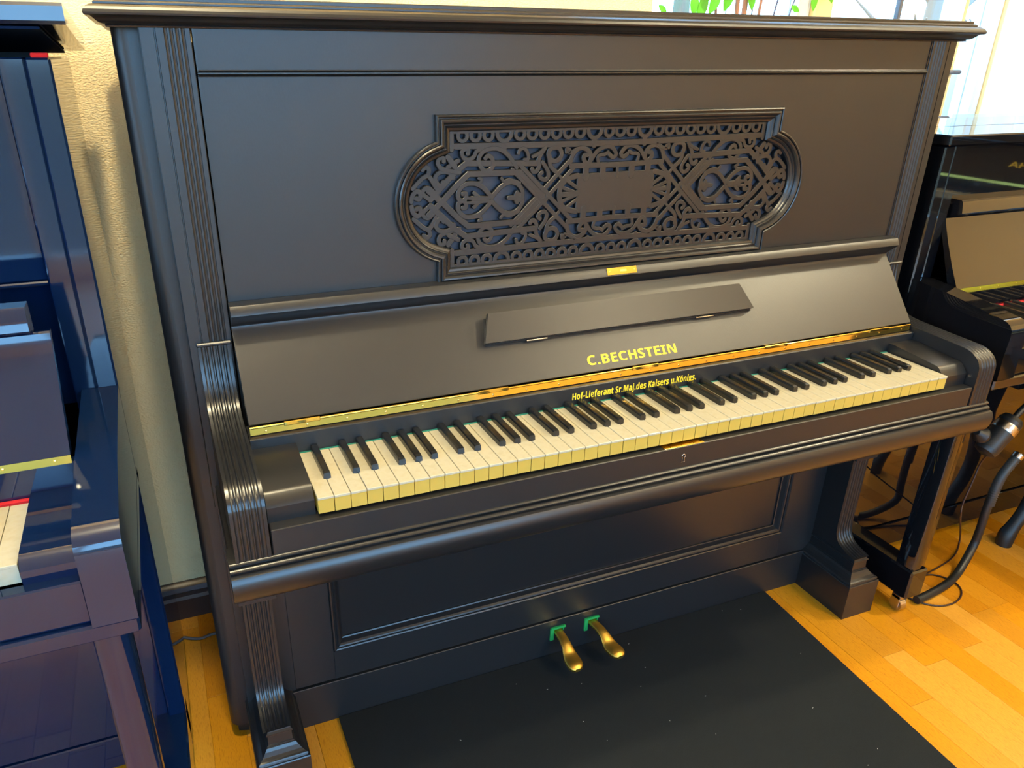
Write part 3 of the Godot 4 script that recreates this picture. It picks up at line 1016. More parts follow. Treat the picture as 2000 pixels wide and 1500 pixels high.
func fall_parts(p: Node3D) -> void:
	var st := new_st()
	run_x(st, [-0.1572, 0.7485, -0.1566, 0.7500, -0.2050, 0.8103, -0.2420, 0.8568, -0.2500, 0.8668, -0.2525, 0.8705, -0.2533, 0.8735, -0.2522, 0.8760, -0.2495, 0.8785, -0.2450, 0.8821, -0.2370, 0.8885, -0.2282, 0.8952, -0.2272, 0.8966, -0.2275, 0.8980, -0.2338, 0.9095, -0.2348, 0.9103, -0.2362, 0.9106, -0.2600, 0.9106, -0.2605, 0.8800, -0.1780, 0.7400], -0.6785, 0.6785, 32.0)
	var f := part(p, "fallboard", st, M.satin)
	st = new_st()
	var lz := Vector3(0, -0.0115, 0.0063).normalized()
	var ln := Vector3(0, 0.0063, 0.0115).normalized()
	var lc := Vector3(0.0012, 0.9045, -0.2305)
	var b := Basis(Vector3.RIGHT, -lz, ln)
	for v in [[-0.031, 0.031, -0.0065, 0.0065, 0.0007]]:
		var s2 := new_st()
		box(s2, Vector3(v[0], v[2], -0.001), Vector3(v[1], v[3], v[4]), 0.0003)
		st.append_from(s2.commit(), 0, Transform3D(b, lc))
	part(f, "lock_plate", st, M.brass)
	st = new_st()
	var s3 := new_st()
	box(s3, Vector3(-0.004, -0.002, 0.0006), Vector3(0.009, 0.002, 0.0009), 0.0001)
	lathe(s3, [0.0016, 0.0006, 0.0012, 0.0010, 0.0, 0.0010], Vector3(-0.026, 0, 0), Vector3.BACK, 8)
	lathe(s3, [0.0016, 0.0006, 0.0012, 0.0010, 0.0, 0.0010], Vector3(0.026, 0, 0), Vector3.BACK, 8)
	st.append_from(s3.commit(), 0, Transform3D(b, lc))
	part(f, "lock_slot", st, M.oldbrass)
	# folding music ledge
	st = new_st()
	var outline := v2([-0.281, 0.0735, 0.281, 0.0735, 0.2585, 0.1235, -0.266, 0.1235])
	var tilt := deg_to_rad(9.0)
	var ld := FD * cos(tilt) + FN * sin(tilt)
	var ln2 := FN * cos(tilt) - FD * sin(tilt)
	prism(st, outline, FO + FD * 0.0735 + FN * 0.0065 - ld * 0.0735, Vector3.RIGHT, ld, ln2, 0.0, 0.0090)
	var ledge := part(f, "music_ledge", st, M.satin2)
	st = new_st()
	prism(st, v2([-0.278, 0.0715, 0.283, 0.0715, 0.262, 0.119, -0.268, 0.119]), FO, Vector3.RIGHT, FD, FN, 0.0005, 0.0062)
	part(ledge, "ledge_base", st, M.satin2)
	for h in [[-0.2016, -0.1625], [0.1512, 0.1905]]:
		st = new_st()
		var o := FO + FD * 0.0705 + FN * 0.0062
		tube(st, [o + Vector3.RIGHT * h[0], o + Vector3.RIGHT * h[1]], 0.0021, 10)
		part(ledge, "hinge", st, M.steel)
	text(f, "maker_name", "C.BECHSTEIN", true, FO + FN * 0.0004 + FD * 0.0195, Basis(Vector3.RIGHT, FD, FN), 0.187, 0.0172, M.gold)
	# long brass hinge
	st = new_st()
	run_x(st, [-0.162, 0.7325, -0.1545, 0.7325, -0.1562, 0.7425, -0.165, 0.7425], -0.6785, 0.6785)
	tube(st, [Vector3(-0.6785, 0.7440, -0.1565), Vector3(0.6785, 0.7440, -0.1565)], 0.0021, 10)
	var hi := part(f, "brass_hinge", st, M.brass)
	for x in [-0.60, -0.28, 0.02, 0.32, 0.59]:
		st = new_st()
		box(st, Vector3(x - 0.028, 0.7405, -0.160), Vector3(x + 0.028, 0.7475, -0.1535), 0.0012)
		part(hi, "hinge_leaf", st, M.brass)
	st = new_st()
	for k in 22:
		lathe(st, [0.0022, 0.0, 0.0018, 0.0006, 0.0, 0.0008], Vector3(-0.655 + k * 0.0624, 0.7370, -0.1553), Vector3(0, 0.17, 0.985), 8)
	var scr := part(hi, "screws", st, M.oldbrass)
	scr.set_meta("kind", "stuff")
	# board behind the keys
	st = new_st()
	run_x(st, [-0.19, 0.66, -0.1445, 0.66, -0.1445, 0.7290, -0.1460, 0.7308, -0.156, 0.7308, -0.165, 0.7330, -0.19, 0.7330], -0.681, 0.681)
	var nb := part(p, "name_board", st, M.satin)
	text(nb, "royal_warrant", "Hof-Lieferant Sr.Maj.des Kaisers u.Königs.", true, Vector3(-0.003, 0.7128, -0.1443), Basis.IDENTITY, 0.262, 0.0122, M.gold)
	st = new_st()
	box(st, Vector3(-0.613, 0.6930, -0.1448), Vector3(0.613, 0.6972, -0.1408), 0.0004)
	part(nb, "key_felt", st, M.teal)

func key_parts(p: Node3D) -> void:
	keyboard(p, Vector3(-0.6125, YK, 0.0), 52, M.ivory, M.ebony, M.keyfront_warm)
	for s: float in [-1.0, 1.0]:
		var st := new_st()
		var a := 0.6150
		var b := 0.6808
		run_x(st, [-0.149, 0.64, -0.0110, 0.64, -0.0110, 0.6885, -0.0135, 0.6925, -0.0235, 0.7035, -0.0290, 0.7065, -0.1300, 0.7150, -0.1440, 0.7145, -0.149, 0.7110], minf(s * a, s * b), maxf(s * a, s * b), 32.0)
		part(p, "key_block", st, M.satin2)
		if s > 0:
			st = new_st()
			tube(st, [Vector3(0.6835, 0.685, -0.004), Vector3(0.6812, 0.685, -0.004)], 0.003, 8)
			part(p, "key_block_screw", st, M.steel)

# one octave pattern from the lowest A; at is the front left corner of the first key, on top
func keyboard(p: Node3D, at: Vector3, count: int, white: Material, black: Material, front: Material) -> void:
	var w := 1.225 / 52.0
	var st := new_st()
	box(st, Vector3(0.0004, -0.0042, -0.142), Vector3(w - 0.0004, 0.0, 0.0), 0.0007)
	var mw := st.commit()
	st = new_st()
	box(st, Vector3(0.0005, -0.026, -0.06), Vector3(w - 0.0005, -0.0040, -0.0012), 0.0003)
	var mf := st.commit()
	st = new_st()
	var h := 0.0105
	var sec := [[-0.0066, -0.003], [-0.0060, h - 0.0035], [-0.0050, h - 0.0008], [-0.0040, h], [0.0040, h], [0.0050, h - 0.0008], [0.0060, h - 0.0035], [0.0066, -0.003]]
	for k in sec.size() - 1:
		var a: Array = sec[k]
		var b: Array = sec[k + 1]
		var q := [Vector3(a[0], a[1], -0.142), Vector3(b[0], b[1], -0.142), Vector3(b[0] * 0.92, b[1], -0.0545), Vector3(a[0] * 0.92, a[1], -0.0545)]
		quad(st, q[0], q[1], q[2], q[3], Vector3(a[0] + b[0], 0.002 + (a[1] if k in [2, 3, 4] else 0.0), 0))
		# sloping nose
		var r := [Vector3(a[0] * 0.85, minf(a[1], 0.0090), -0.0500), Vector3(b[0] * 0.85, minf(b[1], 0.0090), -0.0500)]
		quad(st, q[3], q[2], r[1], r[0], Vector3(a[0] + b[0], 0.006, 0.004))
		tri(st, r[0], r[1], Vector3(0, -0.003, -0.0478), Vector3(0, 0.15, 1).normalized(), Vector3(0, 0.15, 1).normalized(), Vector3(0, 0.15, 1).normalized())
	var mb := st.commit()
	for i in count:
		var o := part_mesh(p, "white_key", mw, white)
		o.position = at + Vector3(w * i, rng.randf_range(-0.0003, 0.0002), rng.randf_range(-0.0004, 0.0003))
		var f := part_mesh(o, "key_front", mf, front)
		f.position = Vector3.ZERO
	for i in count - 1:
		var l := i % 7
		if l == 1 or l == 4:
			continue
		var off: float = {0: 0.0015, 2: -0.0022, 3: 0.0022, 5: -0.0028, 6: 0.0}[l]
		var o := part_mesh(p, "black_key", mb, black)
		o.position = at + Vector3(w * (i + 1) + off, 0.0, 0.0)

func lower_parts(p: Node3D) -> void:
	# framed lower panel
	var st := new_st()
	var a := [Vector2(-0.5655, 0.176), Vector2(0.5655, 0.176), Vector2(0.5655, 0.505), Vector2(-0.5655, 0.505)]
	box(st, Vector3(-0.6465, 0.104, -0.29), Vector3(-0.5655, 0.556, -0.2705), 0.0008)
	box(st, Vector3(0.5655, 0.104, -0.29), Vector3(0.6465, 0.556, -0.2705), 0.0008)
	box(st, Vector3(-0.5655, 0.104, -0.29), Vector3(0.5655, 0.176, -0.2705), 0.0)
	box(st, Vector3(-0.5655, 0.505, -0.29), Vector3(0.5655, 0.556, -0.2705), 0.0)
	var lp := part(p, "lower_panel", st, M.satin)
	st = new_st()
	moulding(st, a, [0.0, -0.275, 0.0, -0.2675, 0.0015, -0.2655, 0.0040, -0.2650, 0.0062, -0.2665, 0.0070, -0.2690, 0.0082, -0.2690, 0.0098, -0.2672, 0.0120, -0.2680, 0.0150, -0.2710, 0.0180, -0.2760, 0.0200, -0.2790, 0.0225, -0.2800, 0.0225, -0.2860])
	part(lp, "panel_moulding", st, M.satin2)
	st = new_st()
	box(st, Vector3(-0.55, 0.19, -0.295), Vector3(0.55, 0.49, -0.2835), 0.0)
	part(lp, "field", st, M.satin2)
	st = new_st()
	box(st, Vector3(-0.655, 0.0, -0.30), Vector3(0.655, 0.1015, -0.2655), 0.0012)
	part(p, "plinth", st, M.satin)
	for s: float in [-1.0, 1.0]:
		var x0 := minf(s * 0.650, s * 0.745)
		var x1 := maxf(s * 0.650, s * 0.745)
		st = new_st()
		stack(st, x0, x1, -0.290, -0.1105, [[0.0, 0.0], [0.0, 0.0935], [-0.0012, 0.0955], [-0.0035, 0.0960], [-0.0045, 0.0985], [-0.0030, 0.1005], [-0.0045, 0.1025], [-0.0075, 0.1040], [-0.0125, 0.1075], [-0.0180, 0.1135], [-0.0215, 0.1185], [-0.0235, 0.1195], [-0.0235, 0.1215], [-0.0255, 0.1225], [-0.0262, 0.1415], [-0.0240, 0.1440], [-0.0240, 0.1475], [-0.0270, 0.1500], [-0.0275, 0.1520]])
		part(p, "toe_block", st, M.satin2)
		st = new_st()
		var path := []
		for v: Vector3 in curve([Vector3(-0.2055, 0.556, 0), Vector3(-0.2055, 0.40, 0), Vector3(-0.2050, 0.25, 0), Vector3(-0.2045, 0.205, 0), Vector3(-0.2010, 0.184, 0), Vector3(-0.1900, 0.1685, 0), Vector3(-0.1700, 0.1590, 0), Vector3(-0.1500, 0.1545, 0), Vector3(-0.1385, 0.1515, 0)], 4):
			path.append_array([v.x, v.y])
		fluted(st, path, [-0.290, 0.1515, -0.290, 0.556], s * 0.676, s * 0.7255, 5, 0.004, 0.0015)
		part(p, "leg", st, M.satin2)
		st = new_st()
		box(st, Vector3(minf(s * 0.667, s * 0.733), 0.398, -0.290), Vector3(maxf(s * 0.667, s * 0.733), 0.556, -0.190), 0.0012)
		part(p, "leg_cap", st, M.satin)
	# two pedals
	for e in [[-0.060, -0.060], [0.028, 0.048]]:
		var rows := [[-0.300, 0.078, 0.011, 0.006], [-0.262, 0.077, 0.0105, 0.006], [-0.235, 0.074, 0.0110, 0.006], [-0.218, 0.067, 0.0125, 0.006], [-0.207, 0.058, 0.0155, 0.0065], [-0.196, 0.0525, 0.0185, 0.007], [-0.184, 0.0515, 0.0195, 0.007], [-0.175, 0.0490, 0.0180, 0.007], [-0.169, 0.0455, 0.0135, 0.006], [-0.1665, 0.0425, 0.0060, 0.004]]
		st = new_st()
		var prev := []
		var pn := []
		for ri in rows.size():
			var r: Array = rows[ri]
			var ra: Array = rows[maxi(ri - 1, 0)]
			var rb: Array = rows[mini(ri + 1, rows.size() - 1)]
			var slope: float = (rb[1] - ra[1]) / (rb[0] - ra[0])
			var t: float = clampf((r[0] + 0.262) / 0.095, 0.0, 1.0)
			var cx := lerpf(e[0], e[1], t)
			var ring := []
			var nr := []
			for k in 14:
				var an := TAU * k / 14.0
				var cc := signf(cos(an)) * pow(absf(cos(an)), 0.7)
				var ss := signf(sin(an)) * pow(absf(sin(an)), 0.7)
				ring.append(Vector3(cx + r[2] * cc, r[1] + r[3] * (ss - 1.0), r[0]))
				nr.append(Vector3(cos(an) * 0.45, sin(an), -slope * absf(sin(an))).normalized())
			if prev:
				for k in 14:
					var l := (k + 1) % 14
					quadn(st, prev[k], prev[l], ring[l], ring[k], pn[k], pn[l], nr[l], nr[k])
			prev = ring
			pn = nr
		for k in 14:
			tri(st, prev[k], prev[(k + 1) % 14], Vector3(e[1], 0.0395, -0.1655), Vector3.BACK, Vector3.BACK, Vector3.BACK)
		var pd := part(p, "pedal", st, M.pedal)
		st = new_st()
		box(st, Vector3(e[0] - 0.019, 0.0775, -0.267), Vector3(e[0] + 0.019, 0.0835, -0.259), 0.002)
		box(st, Vector3(e[0] - 0.019, 0.047, -0.2670), Vector3(e[0] - 0.0095, 0.079, -0.2615), 0.001)
		box(st, Vector3(e[0] + 0.0125, 0.070, -0.2670), Vector3(e[0] + 0.016, 0.079, -0.2615), 0.001)
		part(pd, "pedal_felt", st, M.green)

# ---------------------------------------------------------------- the polished uprights
func make_polished(called: String, label: String, at: Vector3, turn: float, d: Dictionary) -> void:
	var p := thing(called, label, "piano", at, turn)
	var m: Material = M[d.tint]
	var yk: float = d.yk
	var top: float = d.top
	var zc: float = d.zc
	var zb := zc - 0.35
	var st: SurfaceTool
	for e in [[0.0, 0.03, 1.0], [1.5, 1.47, -1.0]]:
		var x0: float = minf(e[0], e[1])
		var s: float = e[2]
		st = new_st()
		box(st, Vector3(x0, 0.035, zb), Vector3(x0 + 0.03, top, zc), 0.003)
		part(p, "case_side", st, m)
		st = new_st()
		var a: float = e[0] + s * 0.0303
		var b: float = e[0] + s * 0.060
		box(st, Vector3(minf(a, b), yk + 0.03, zc - 0.04), Vector3(maxf(a, b), top, zc - 0.001), 0.002)
		part(p, "stile", st, m)
		st = new_st()
		b = e[0] + s * 0.050
		a = e[0]
		run_x(st, [zc + 0.001, yk + 0.067, zc + 0.02, yk + 0.0665, -0.11, yk + 0.057, -0.038, yk + 0.0455, 0.004, yk + 0.0395, 0.016, yk + 0.0365, 0.025, yk + 0.031, 0.031, yk + 0.022, 0.0325, yk + 0.010, 0.031, yk - 0.030, 0.033, yk - 0.086, zc + 0.001, yk - 0.086], minf(a, b), maxf(a, b), 32.0)
		part(p, "arm", st, m)
		st = new_st()
		a = e[0] + s * 0.0505
		b = 0.160 if s > 0.0 else 1.3885
		run_x(st, [-0.149, yk - 0.06, 0.006, yk - 0.06, 0.006, yk - 0.008, -0.002, yk + 0.002, -0.012, yk + 0.006, -0.149, yk + 0.010], minf(a, b), maxf(a, b), 32.0)
		part(p, "key_block", st, m)
		st = new_st()
		box(st, Vector3(minf(e[0], e[0] + s * 0.055), 0.045, zc - 0.05), Vector3(maxf(e[0], e[0] + s * 0.055), 0.126, -0.015), 0.004)
		var toe := part(p, "toe", st, m)
		st = new_st()
		var cx: float = e[0] + s * 0.012
		tube(st, [Vector3(cx - 0.009, 0.0175, -0.038), Vector3(cx + 0.009, 0.0175, -0.038)], 0.0175, 20)
		box(st, Vector3(cx - 0.013, 0.012, -0.050), Vector3(cx - 0.0105, 0.045, -0.026), 0.001)
		box(st, Vector3(cx + 0.0105, 0.012, -0.050), Vector3(cx + 0.013, 0.045, -0.026), 0.001)
		box(st, Vector3(cx - 0.013, 0.036, -0.050), Vector3(cx + 0.013, 0.047, -0.026), 0.001)
		part(toe, "caster", st, M.steel)
		st = new_st()
		a = e[0] + s * (0.006 + d.get("inset", 0.0))
		b = e[0] + s * (0.048 + d.get("inset", 0.0))
		run_y(st, [a, -0.068, a, -0.026, lerpf(a, b, 0.12), -0.021, lerpf(a, b, 0.88), -0.021, b, -0.026, b, -0.068], 0.1255, yk - 0.109, 50.0)
		part(p, "leg", st, m)
	st = new_st()
	box(st, Vector3(0.03, 0.05, zb), Vector3(1.47, top + (0.006 if d.open else -0.005), zb + 0.015), 0.0)
	part(p, "back_board", st, M.dark)
	st = new_st()
	box(st, Vector3(0.0, yk - 0.110, zc - 0.03), Vector3(1.5, yk - 0.0862, 0.030), 0.003)
	part(p, "keybed", st, m)
	st = new_st()
	box(st, Vector3(0.0505, yk - 0.0862, 0.0035), Vector3(1.4495, yk - 0.026, 0.022), 0.002)
	part(p, "key_slip", st, m)
	st = new_st()
	box(st, Vector3(0.0505, yk - 0.05, -0.165), Vector3(1.4495, yk + 0.0445, -0.148), 0.001)
	part(p, "name_board", st, m)
	st = new_st()
	box(st, Vector3(0.162, yk - 0.002, -0.148), Vector3(1.387, yk + 0.004, -0.1405), 0.001)
	part(p, "key_felt", st, M.red)
	keyboard(p, Vector3(0.162, yk, 0.0), 52, M.ivory, M.ebony, M.ivory)
	st = new_st()
	run_x(st, [-0.145, yk + 0.056, -0.170, yk + 0.10, -0.195, yk + 0.150, -0.2125, yk + 0.190, -0.2145, yk + 0.198, -0.218, yk + 0.200, -0.230, yk + 0.198, -0.165, yk + 0.05], 0.056, 1.444)
	var f := part(p, "fallboard", st, m)
	st = new_st()
	run_x(st, [-0.212, yk + 0.206, -0.196, yk + 0.206, -0.194, yk + 0.209, -0.199, yk + 0.234, -0.203, yk + 0.238, -0.23, yk + 0.238, -0.23, yk + 0.20, -0.218, yk + 0.20], 0.075, 1.425)
	part(f, "lip", st, m)
	st = new_st()
	run_x(st, [-0.155, yk + 0.045, -0.1435, yk + 0.045, -0.1455, yk + 0.0555, -0.158, yk + 0.0555], 0.056, 1.444)
	var hi := part(f, "brass_hinge", st, M.brass)
	st = new_st()
	for k in 24:
		lathe(st, [0.0020, 0.0, 0.0016, 0.0007, 0.0, 0.0009], Vector3(0.075 + k * 0.0587, yk + 0.0505, -0.1447), Vector3(0, 0.17, 0.985), 8)
	part(hi, "screws", st, M.brass).set_meta("kind", "stuff")
	st = new_st()
	box(st, Vector3(0.0605, yk + 0.232, zc - 0.03), Vector3(1.4395, top - 0.001, zc - 0.014), 0.002)
	part(p, "upper_panel", st, m)
	st = new_st()
	box(st, Vector3(0.0605, yk + 0.03, zc - 0.06), Vector3(1.4395, yk + 0.238, zc - 0.045), 0.0)
	box(st, Vector3(0.0605, yk + 0.225, zc - 0.06), Vector3(1.4395, yk + 0.2315, zc - 0.010), 0.002)
	part(p, "desk_recess", st, m)
	if d.has("word"):
		var up := Vector3(0, 0.134, -0.0675).normalized()
		text(f, "maker_name", d.word, false, Vector3(0.75, yk + 0.125, -0.1818), Basis(Vector3.RIGHT, up, Vector3(0, 0.0675, 0.134).normalized()), 0.26, 0.024, M.gold)
	st = new_st()
	box(st, Vector3(0.03, 0.105, zc - 0.03), Vector3(1.47, yk - 0.111, zc - 0.010), 0.002)
	part(p, "lower_panel", st, m)
	st = new_st()
	box(st, Vector3(0.03, 0.03, zc - 0.03), Vector3(1.47, 0.103, zc - 0.006), 0.002)
	part(p, "plinth", st, m)
	if d.open:
		st = new_st()
		var z0 := zb - 0.005
		var z1 := zc + 0.022
		var y0 := top + 0.008
		var y1 := top + 0.037
		run_x(st, [z0, y0, z1, y1, z1 + 0.004, y1 + 0.004, z1 + 0.004, y1 + 0.020, z1, y1 + 0.024, z0, y0 + 0.024], -0.028, 1.527)
		var lid := part(p, "lid", st, m)
		st = new_st()
		lathe(st, [0.0, -0.009, 0.004, -0.008, 0.006, -0.003, 0.0065, 0.0], Vector3(1.405, y1 - 0.003, z1 - 0.06), Vector3.UP, 12)
		part(lid, "rubber_stud", st, M.steel)
		st = new_st()
		run_x(st, [z0 + 0.01, y0 - 0.0005, z1 - 0.012, y1 - 0.0022, z1 - 0.012, y1 - 0.0052, z0 + 0.01, y0 - 0.0035], 0.0, 1.496)
		part(lid, "added_lid_underside", st, M.matte_underside)  # sheet added so the glossy lid looks dark below instead of mirroring the wall
		st = new_st()
		box(st, Vector3(1.478, top, zc - 0.012), Vector3(1.498, top + 0.0055, zc - 0.002), 0.001)
		part(p, "side_felt", st, M.red)
		st = new_st()
		box(st, Vector3(0.04, top - 0.02, zc - 0.09), Vector3(1.44, top - 0.003, zc - 0.06), 0.002)
		part(p, "hammer_rail", st, M.feltbrown)
	else:
		st = new_st()
		box(st, Vector3(-0.004, top, zb - 0.005), Vector3(1.504, top + 0.022, zc - 0.16), 0.003)
		var lid := part(p, "lid", st, m)
		st = new_st()
		box(st, Vector3(-0.004, top, zc - 0.159), Vector3(1.504, top + 0.022, zc + 0.010), 0.003)
		part(lid, "lid_flap", st, m)

# ---------------------------------------------------------------- loose things
func make_rug() -> void:
	var o := thing("rug", "plain black rectangular rug lying in front of the carved piano", "rug")
	var st := new_st()
	var pts := [-0.5685, -0.264, 0.5447, -0.264, 0.466, 1.35, -0.563, 1.35]
	run_y(st, pts, 0.0, 0.0055)
	part(o, "pile", st, M.rug)
	st = new_st()
	for k in 26:
		var c := Vector3(rng.randf_range(-0.45, 0.48), 0.0055, rng.randf_range(-0.25, 0.35))
		var a := rng.randf() * TAU
		var v := Vector3(cos(a), 0, sin(a)) * rng.randf_range(0.0006, 0.0018)
		tube(st, [c - v, c + v], 0.0005, 5)
	part(o, "lint", st, M.lint).set_meta("kind", "stuff")

func make_small_things() -> void:
	# cord on the floor between the pianos
	var st := new_st()
	var pts := []
	for v in [[300.0, 1262.0], [334.0, 1260.0], [345.0, 1254.0], [356.0, 1245.0], [375.0, 1247.0], [395.0, 1246.0], [412.0, 1239.0], [450.0, 1230.0]]:
		pts.append(px(v[0], v[1], 1, 0.004))
	tube(st, curve(pts, 5), 0.0035, 8)
	tag(part(self, "floor_cord", st, M.greycord), "grey electric cord on the floor in the gap between two pianos", "cord")
	# ribbed flexible pipe by the low polished piano
	var o := thing("flexible_pipe", "thick black flexible pipe with a ribbed open end rising from the floor", "pipe")
	var base := px(1886.0, 1096.0, 1, 0.014)
	pts = [px(1790.0, 1172.0, 1, 0.012), px(1820.0, 1158.0, 1, 0.012), px(1850.0, 1140.0, 1, 0.012), px(1872.0, 1117.0, 1, 0.013)]
	var zp := base.z
	for v in [[1900.0, 1068.0], [1914.0, 1034.0], [1925.0, 1000.0], [1936.0, 972.0], [1947.0, 948.0]]:
		pts.append(px(v[0], v[1], 2, zp))
	st = new_st()
	tube(st, curve(pts, 5), 0.0105, 14)
	part(o, "tube", st, M.plastic)
	var rib := []
	var rr := []
	var seg := curve([px(1932.0, 985.0, 2, zp), px(1947.0, 948.0, 2, zp), px(1962.0, 922.0, 2, zp), px(1986.0, 893.0, 2, zp)], 20)
	for i in seg.size():
		rib.append(seg[i])
		rr.append(0.0130 if i % 2 == 0 else 0.0106)
	st = new_st()
	tube(st, rib, rr, 14)
	part(o, "ribbed_sleeve", st, M.rubber)
	st = new_st()
	var e: Vector3 = seg[-1]
	var ax := (e - (seg[-3] as Vector3)).normalized()
	lathe(st, [0.0135, -0.003, 0.0140, 0.009, 0.0125, 0.0115, 0.0085, 0.0115], e, ax, 16)
	lathe(st, [0.0085, 0.0002, 0.0085, 0.0115], e, ax, 16)
	part(o, "rim", st, M.steel)
	# a small spot lamp on a bent arm
	var l := thing("spot_lamp", "small black spot lamp with a cylindrical head on a bent clamp arm", "lamp")
	var zl := -0.10
	var a := px(1926.0, 878.0, 2, zl)
	var b := px(1980.0, 817.0, 2, zl)
	var dir := (b - a).normalized()
	st = new_st()
	lathe(st, [0.0, -0.012, 0.012, -0.012, 0.024, -0.006, 0.0265, 0.004, 0.0265, a.distance_to(b) - 0.01, 0.022, a.distance_to(b), 0.0, a.distance_to(b) + 0.002], a, dir, 20)
	part(l, "head", st, M.plastic)
	st = new_st()
	lathe(st, [0.0268, a.distance_to(b) - 0.040, 0.0275, a.distance_to(b) - 0.036, 0.0275, a.distance_to(b) - 0.024, 0.0268, a.distance_to(b) - 0.020], a, dir, 20)
	part(l, "band", st, M.steel)
	st = new_st()
	var c := px(1915.0, 848.0, 2, zl)
	var cd := (px(1930.0, 858.0, 2, zl) - c).normalized()
	lathe(st, [0.0, -0.020, 0.008, -0.020, 0.020, 0.0, 0.018, 0.012, 0.009, 0.02], c, cd, 14)
	part(l, "knuckle", st, M.plastic)
	st = new_st()
	var s0 := a + dir * (a.distance_to(b) - 0.004)
	var cl := Vector3(1.26, 0.622, -0.034)
	tube(st, curve([s0, s0 + dir * 0.05 + Vector3(0.02, 0, 0), s0 + Vector3(0.12, 0.03, 0.02), cl + Vector3(-0.08, -0.13, 0.02), cl + Vector3(0, -0.09, 0.01), cl + Vector3(0, -0.028, 0)], 6), 0.0075, 10)
	part(l, "bent_arm", st, M.plastic)
	st = new_st()
	box(st, cl + Vector3(-0.018, -0.030, -0.03), cl + Vector3(0.018, -0.001, 0.02), 0.003)
	box(st, cl + Vector3(-0.018, -0.030, 0.0102), cl + Vector3(0.018, 0.028, 0.02), 0.003)
	part(l, "clamp", st, M.plastic)
	# thin cords at the toe of the low piano
	st = new_st()
	pts = [px(1932.0, 884.0, 2, zl), px(1915.0, 905.0, 2, -0.12), px(1902.0, 935.0, 2, -0.12), px(1888.0, 966.0, 2, -0.12), px(1880.0, 985.0, 2, -0.12), px(1876.0, 1010.0, 2, -0.115), px(1875.0, 1050.0, 1, 0.02), px(1868.0, 1078.0, 1, 0.004), px(1850.0, 1097.0, 1, 0.003), px(1812.0, 1119.0, 1, 0.003), px(1780.0, 1135.0, 1, 0.003)]
	tube(st, curve(pts, 5), 0.0022, 8)
	tag(part(self, "lamp_cord", st, M.cord), "thin dark red cord hanging from the small spot lamp", "cord")
	st = new_st()
	pts = []
	for v in [[1770.0, 1128.0], [1812.0, 1122.5], [1830.0, 1124.0], [1850.0, 1130.0], [1868.0, 1140.0], [1877.0, 1152.0], [1876.0, 1166.0], [1862.0, 1178.0], [1840.0, 1183.0], [1815.0, 1181.0], [1790.0, 1174.0], [1772.0, 1166.0]]:
		pts.append(px(v[0], v[1], 1, 0.0025))
	tube(st, curve(pts, 5), 0.0022, 8)
	tag(part(self, "looped_cord", st, M.cord), "thin dark red cord looped on the floor under the thick pipe", "cord")
	# stool with curved legs
	var t := thing("piano_stool", "black wooden piano stool with curved cabriole legs", "stool")
	st = new_st()
	stack(st, 1.36, 1.90, -0.26, 0.09, [[0.0, 0.43], [0.01, 0.435], [0.01, 0.465], [0.0, 0.47]], true)
	part(t, "seat_frame", st, M.plastic)
	st = new_st()
	stack(st, 1.37, 1.89, -0.25, 0.08, [[0.0, 0.47], [0.008, 0.48], [0.008, 0.51], [-0.01, 0.53], [-0.06, 0.535]], true)
	part(t, "cushion", st, M.dark)
	for q in [[1.345, -0.185, 1.0], [1.875, -0.185, -1.0], [1.345, 0.075, 1.0], [1.875, 0.075, -1.0]]:
		st = new_st()
		var x: float = q[0]
		var z: float = q[1]
		var s: float = q[2]
		tube(st, curve([Vector3(x - s * 0.012, 0.0, z), Vector3(x - s * 0.010, 0.030, z), Vector3(x + s * 0.004, 0.055, z), Vector3(x + s * 0.030, 0.10, z), Vector3(x + s * 0.044, 0.17, z), Vector3(x + s * 0.038, 0.26, z), Vector3(x + s * 0.032, 0.33, z), Vector3(x + s * 0.045, 0.43, z)], 4), [0.021, 0.021, 0.022, 0.022, 0.022, 0.022, 0.021, 0.020, 0.019, 0.018, 0.018, 0.018, 0.018, 0.018, 0.018, 0.018, 0.019, 0.019, 0.020, 0.021, 0.022, 0.023, 0.024, 0.025, 0.026, 0.027, 0.028, 0.029, 0.030], 14)
		part(t, "leg", st, M.plastic)
	# unseen bench added to darken what the key slip mirrors
	t = thing("added_bench", "unseen long black bench beside the rug, added to darken a reflection", "bench")
	st = new_st()
	box(st, Vector3(0.62, 0.40, 0.80), Vector3(1.28, 0.46, 1.12), 0.004)
	part(t, "seat_frame", st, M.plastic)
	st = new_st()
	stack(st, 0.62, 1.28, 0.80, 1.12, [[0.0, 0.46], [0.006, 0.468], [0.006, 0.495], [-0.012, 0.508], [-0.06, 0.512]], true)
	part(t, "cushion", st, M.dark)
	for q in [[0.63, 0.81], [1.23, 0.81], [0.63, 1.07], [1.23, 1.07]]:
		st = new_st()
		box(st, Vector3(q[0], 0.0, q[1]), Vector3(q[0] + 0.04, 0.40, q[1] + 0.04), 0.003)
		part(t, "leg", st, M.plastic)
	# clear sheet standing on the low piano
	st = new_st()
	var g0 := px(1852.0, 224.0, 2, -0.44)
	box(st, Vector3(g0.x + 0.02, 1.1085, -0.444), Vector3(1.75, g0.y, -0.440), 0.0005)
	tag(part(self, "acrylic_sheet", st, M.acrylic), "clear acrylic sheet standing on the low polished piano's lid", "sheet")

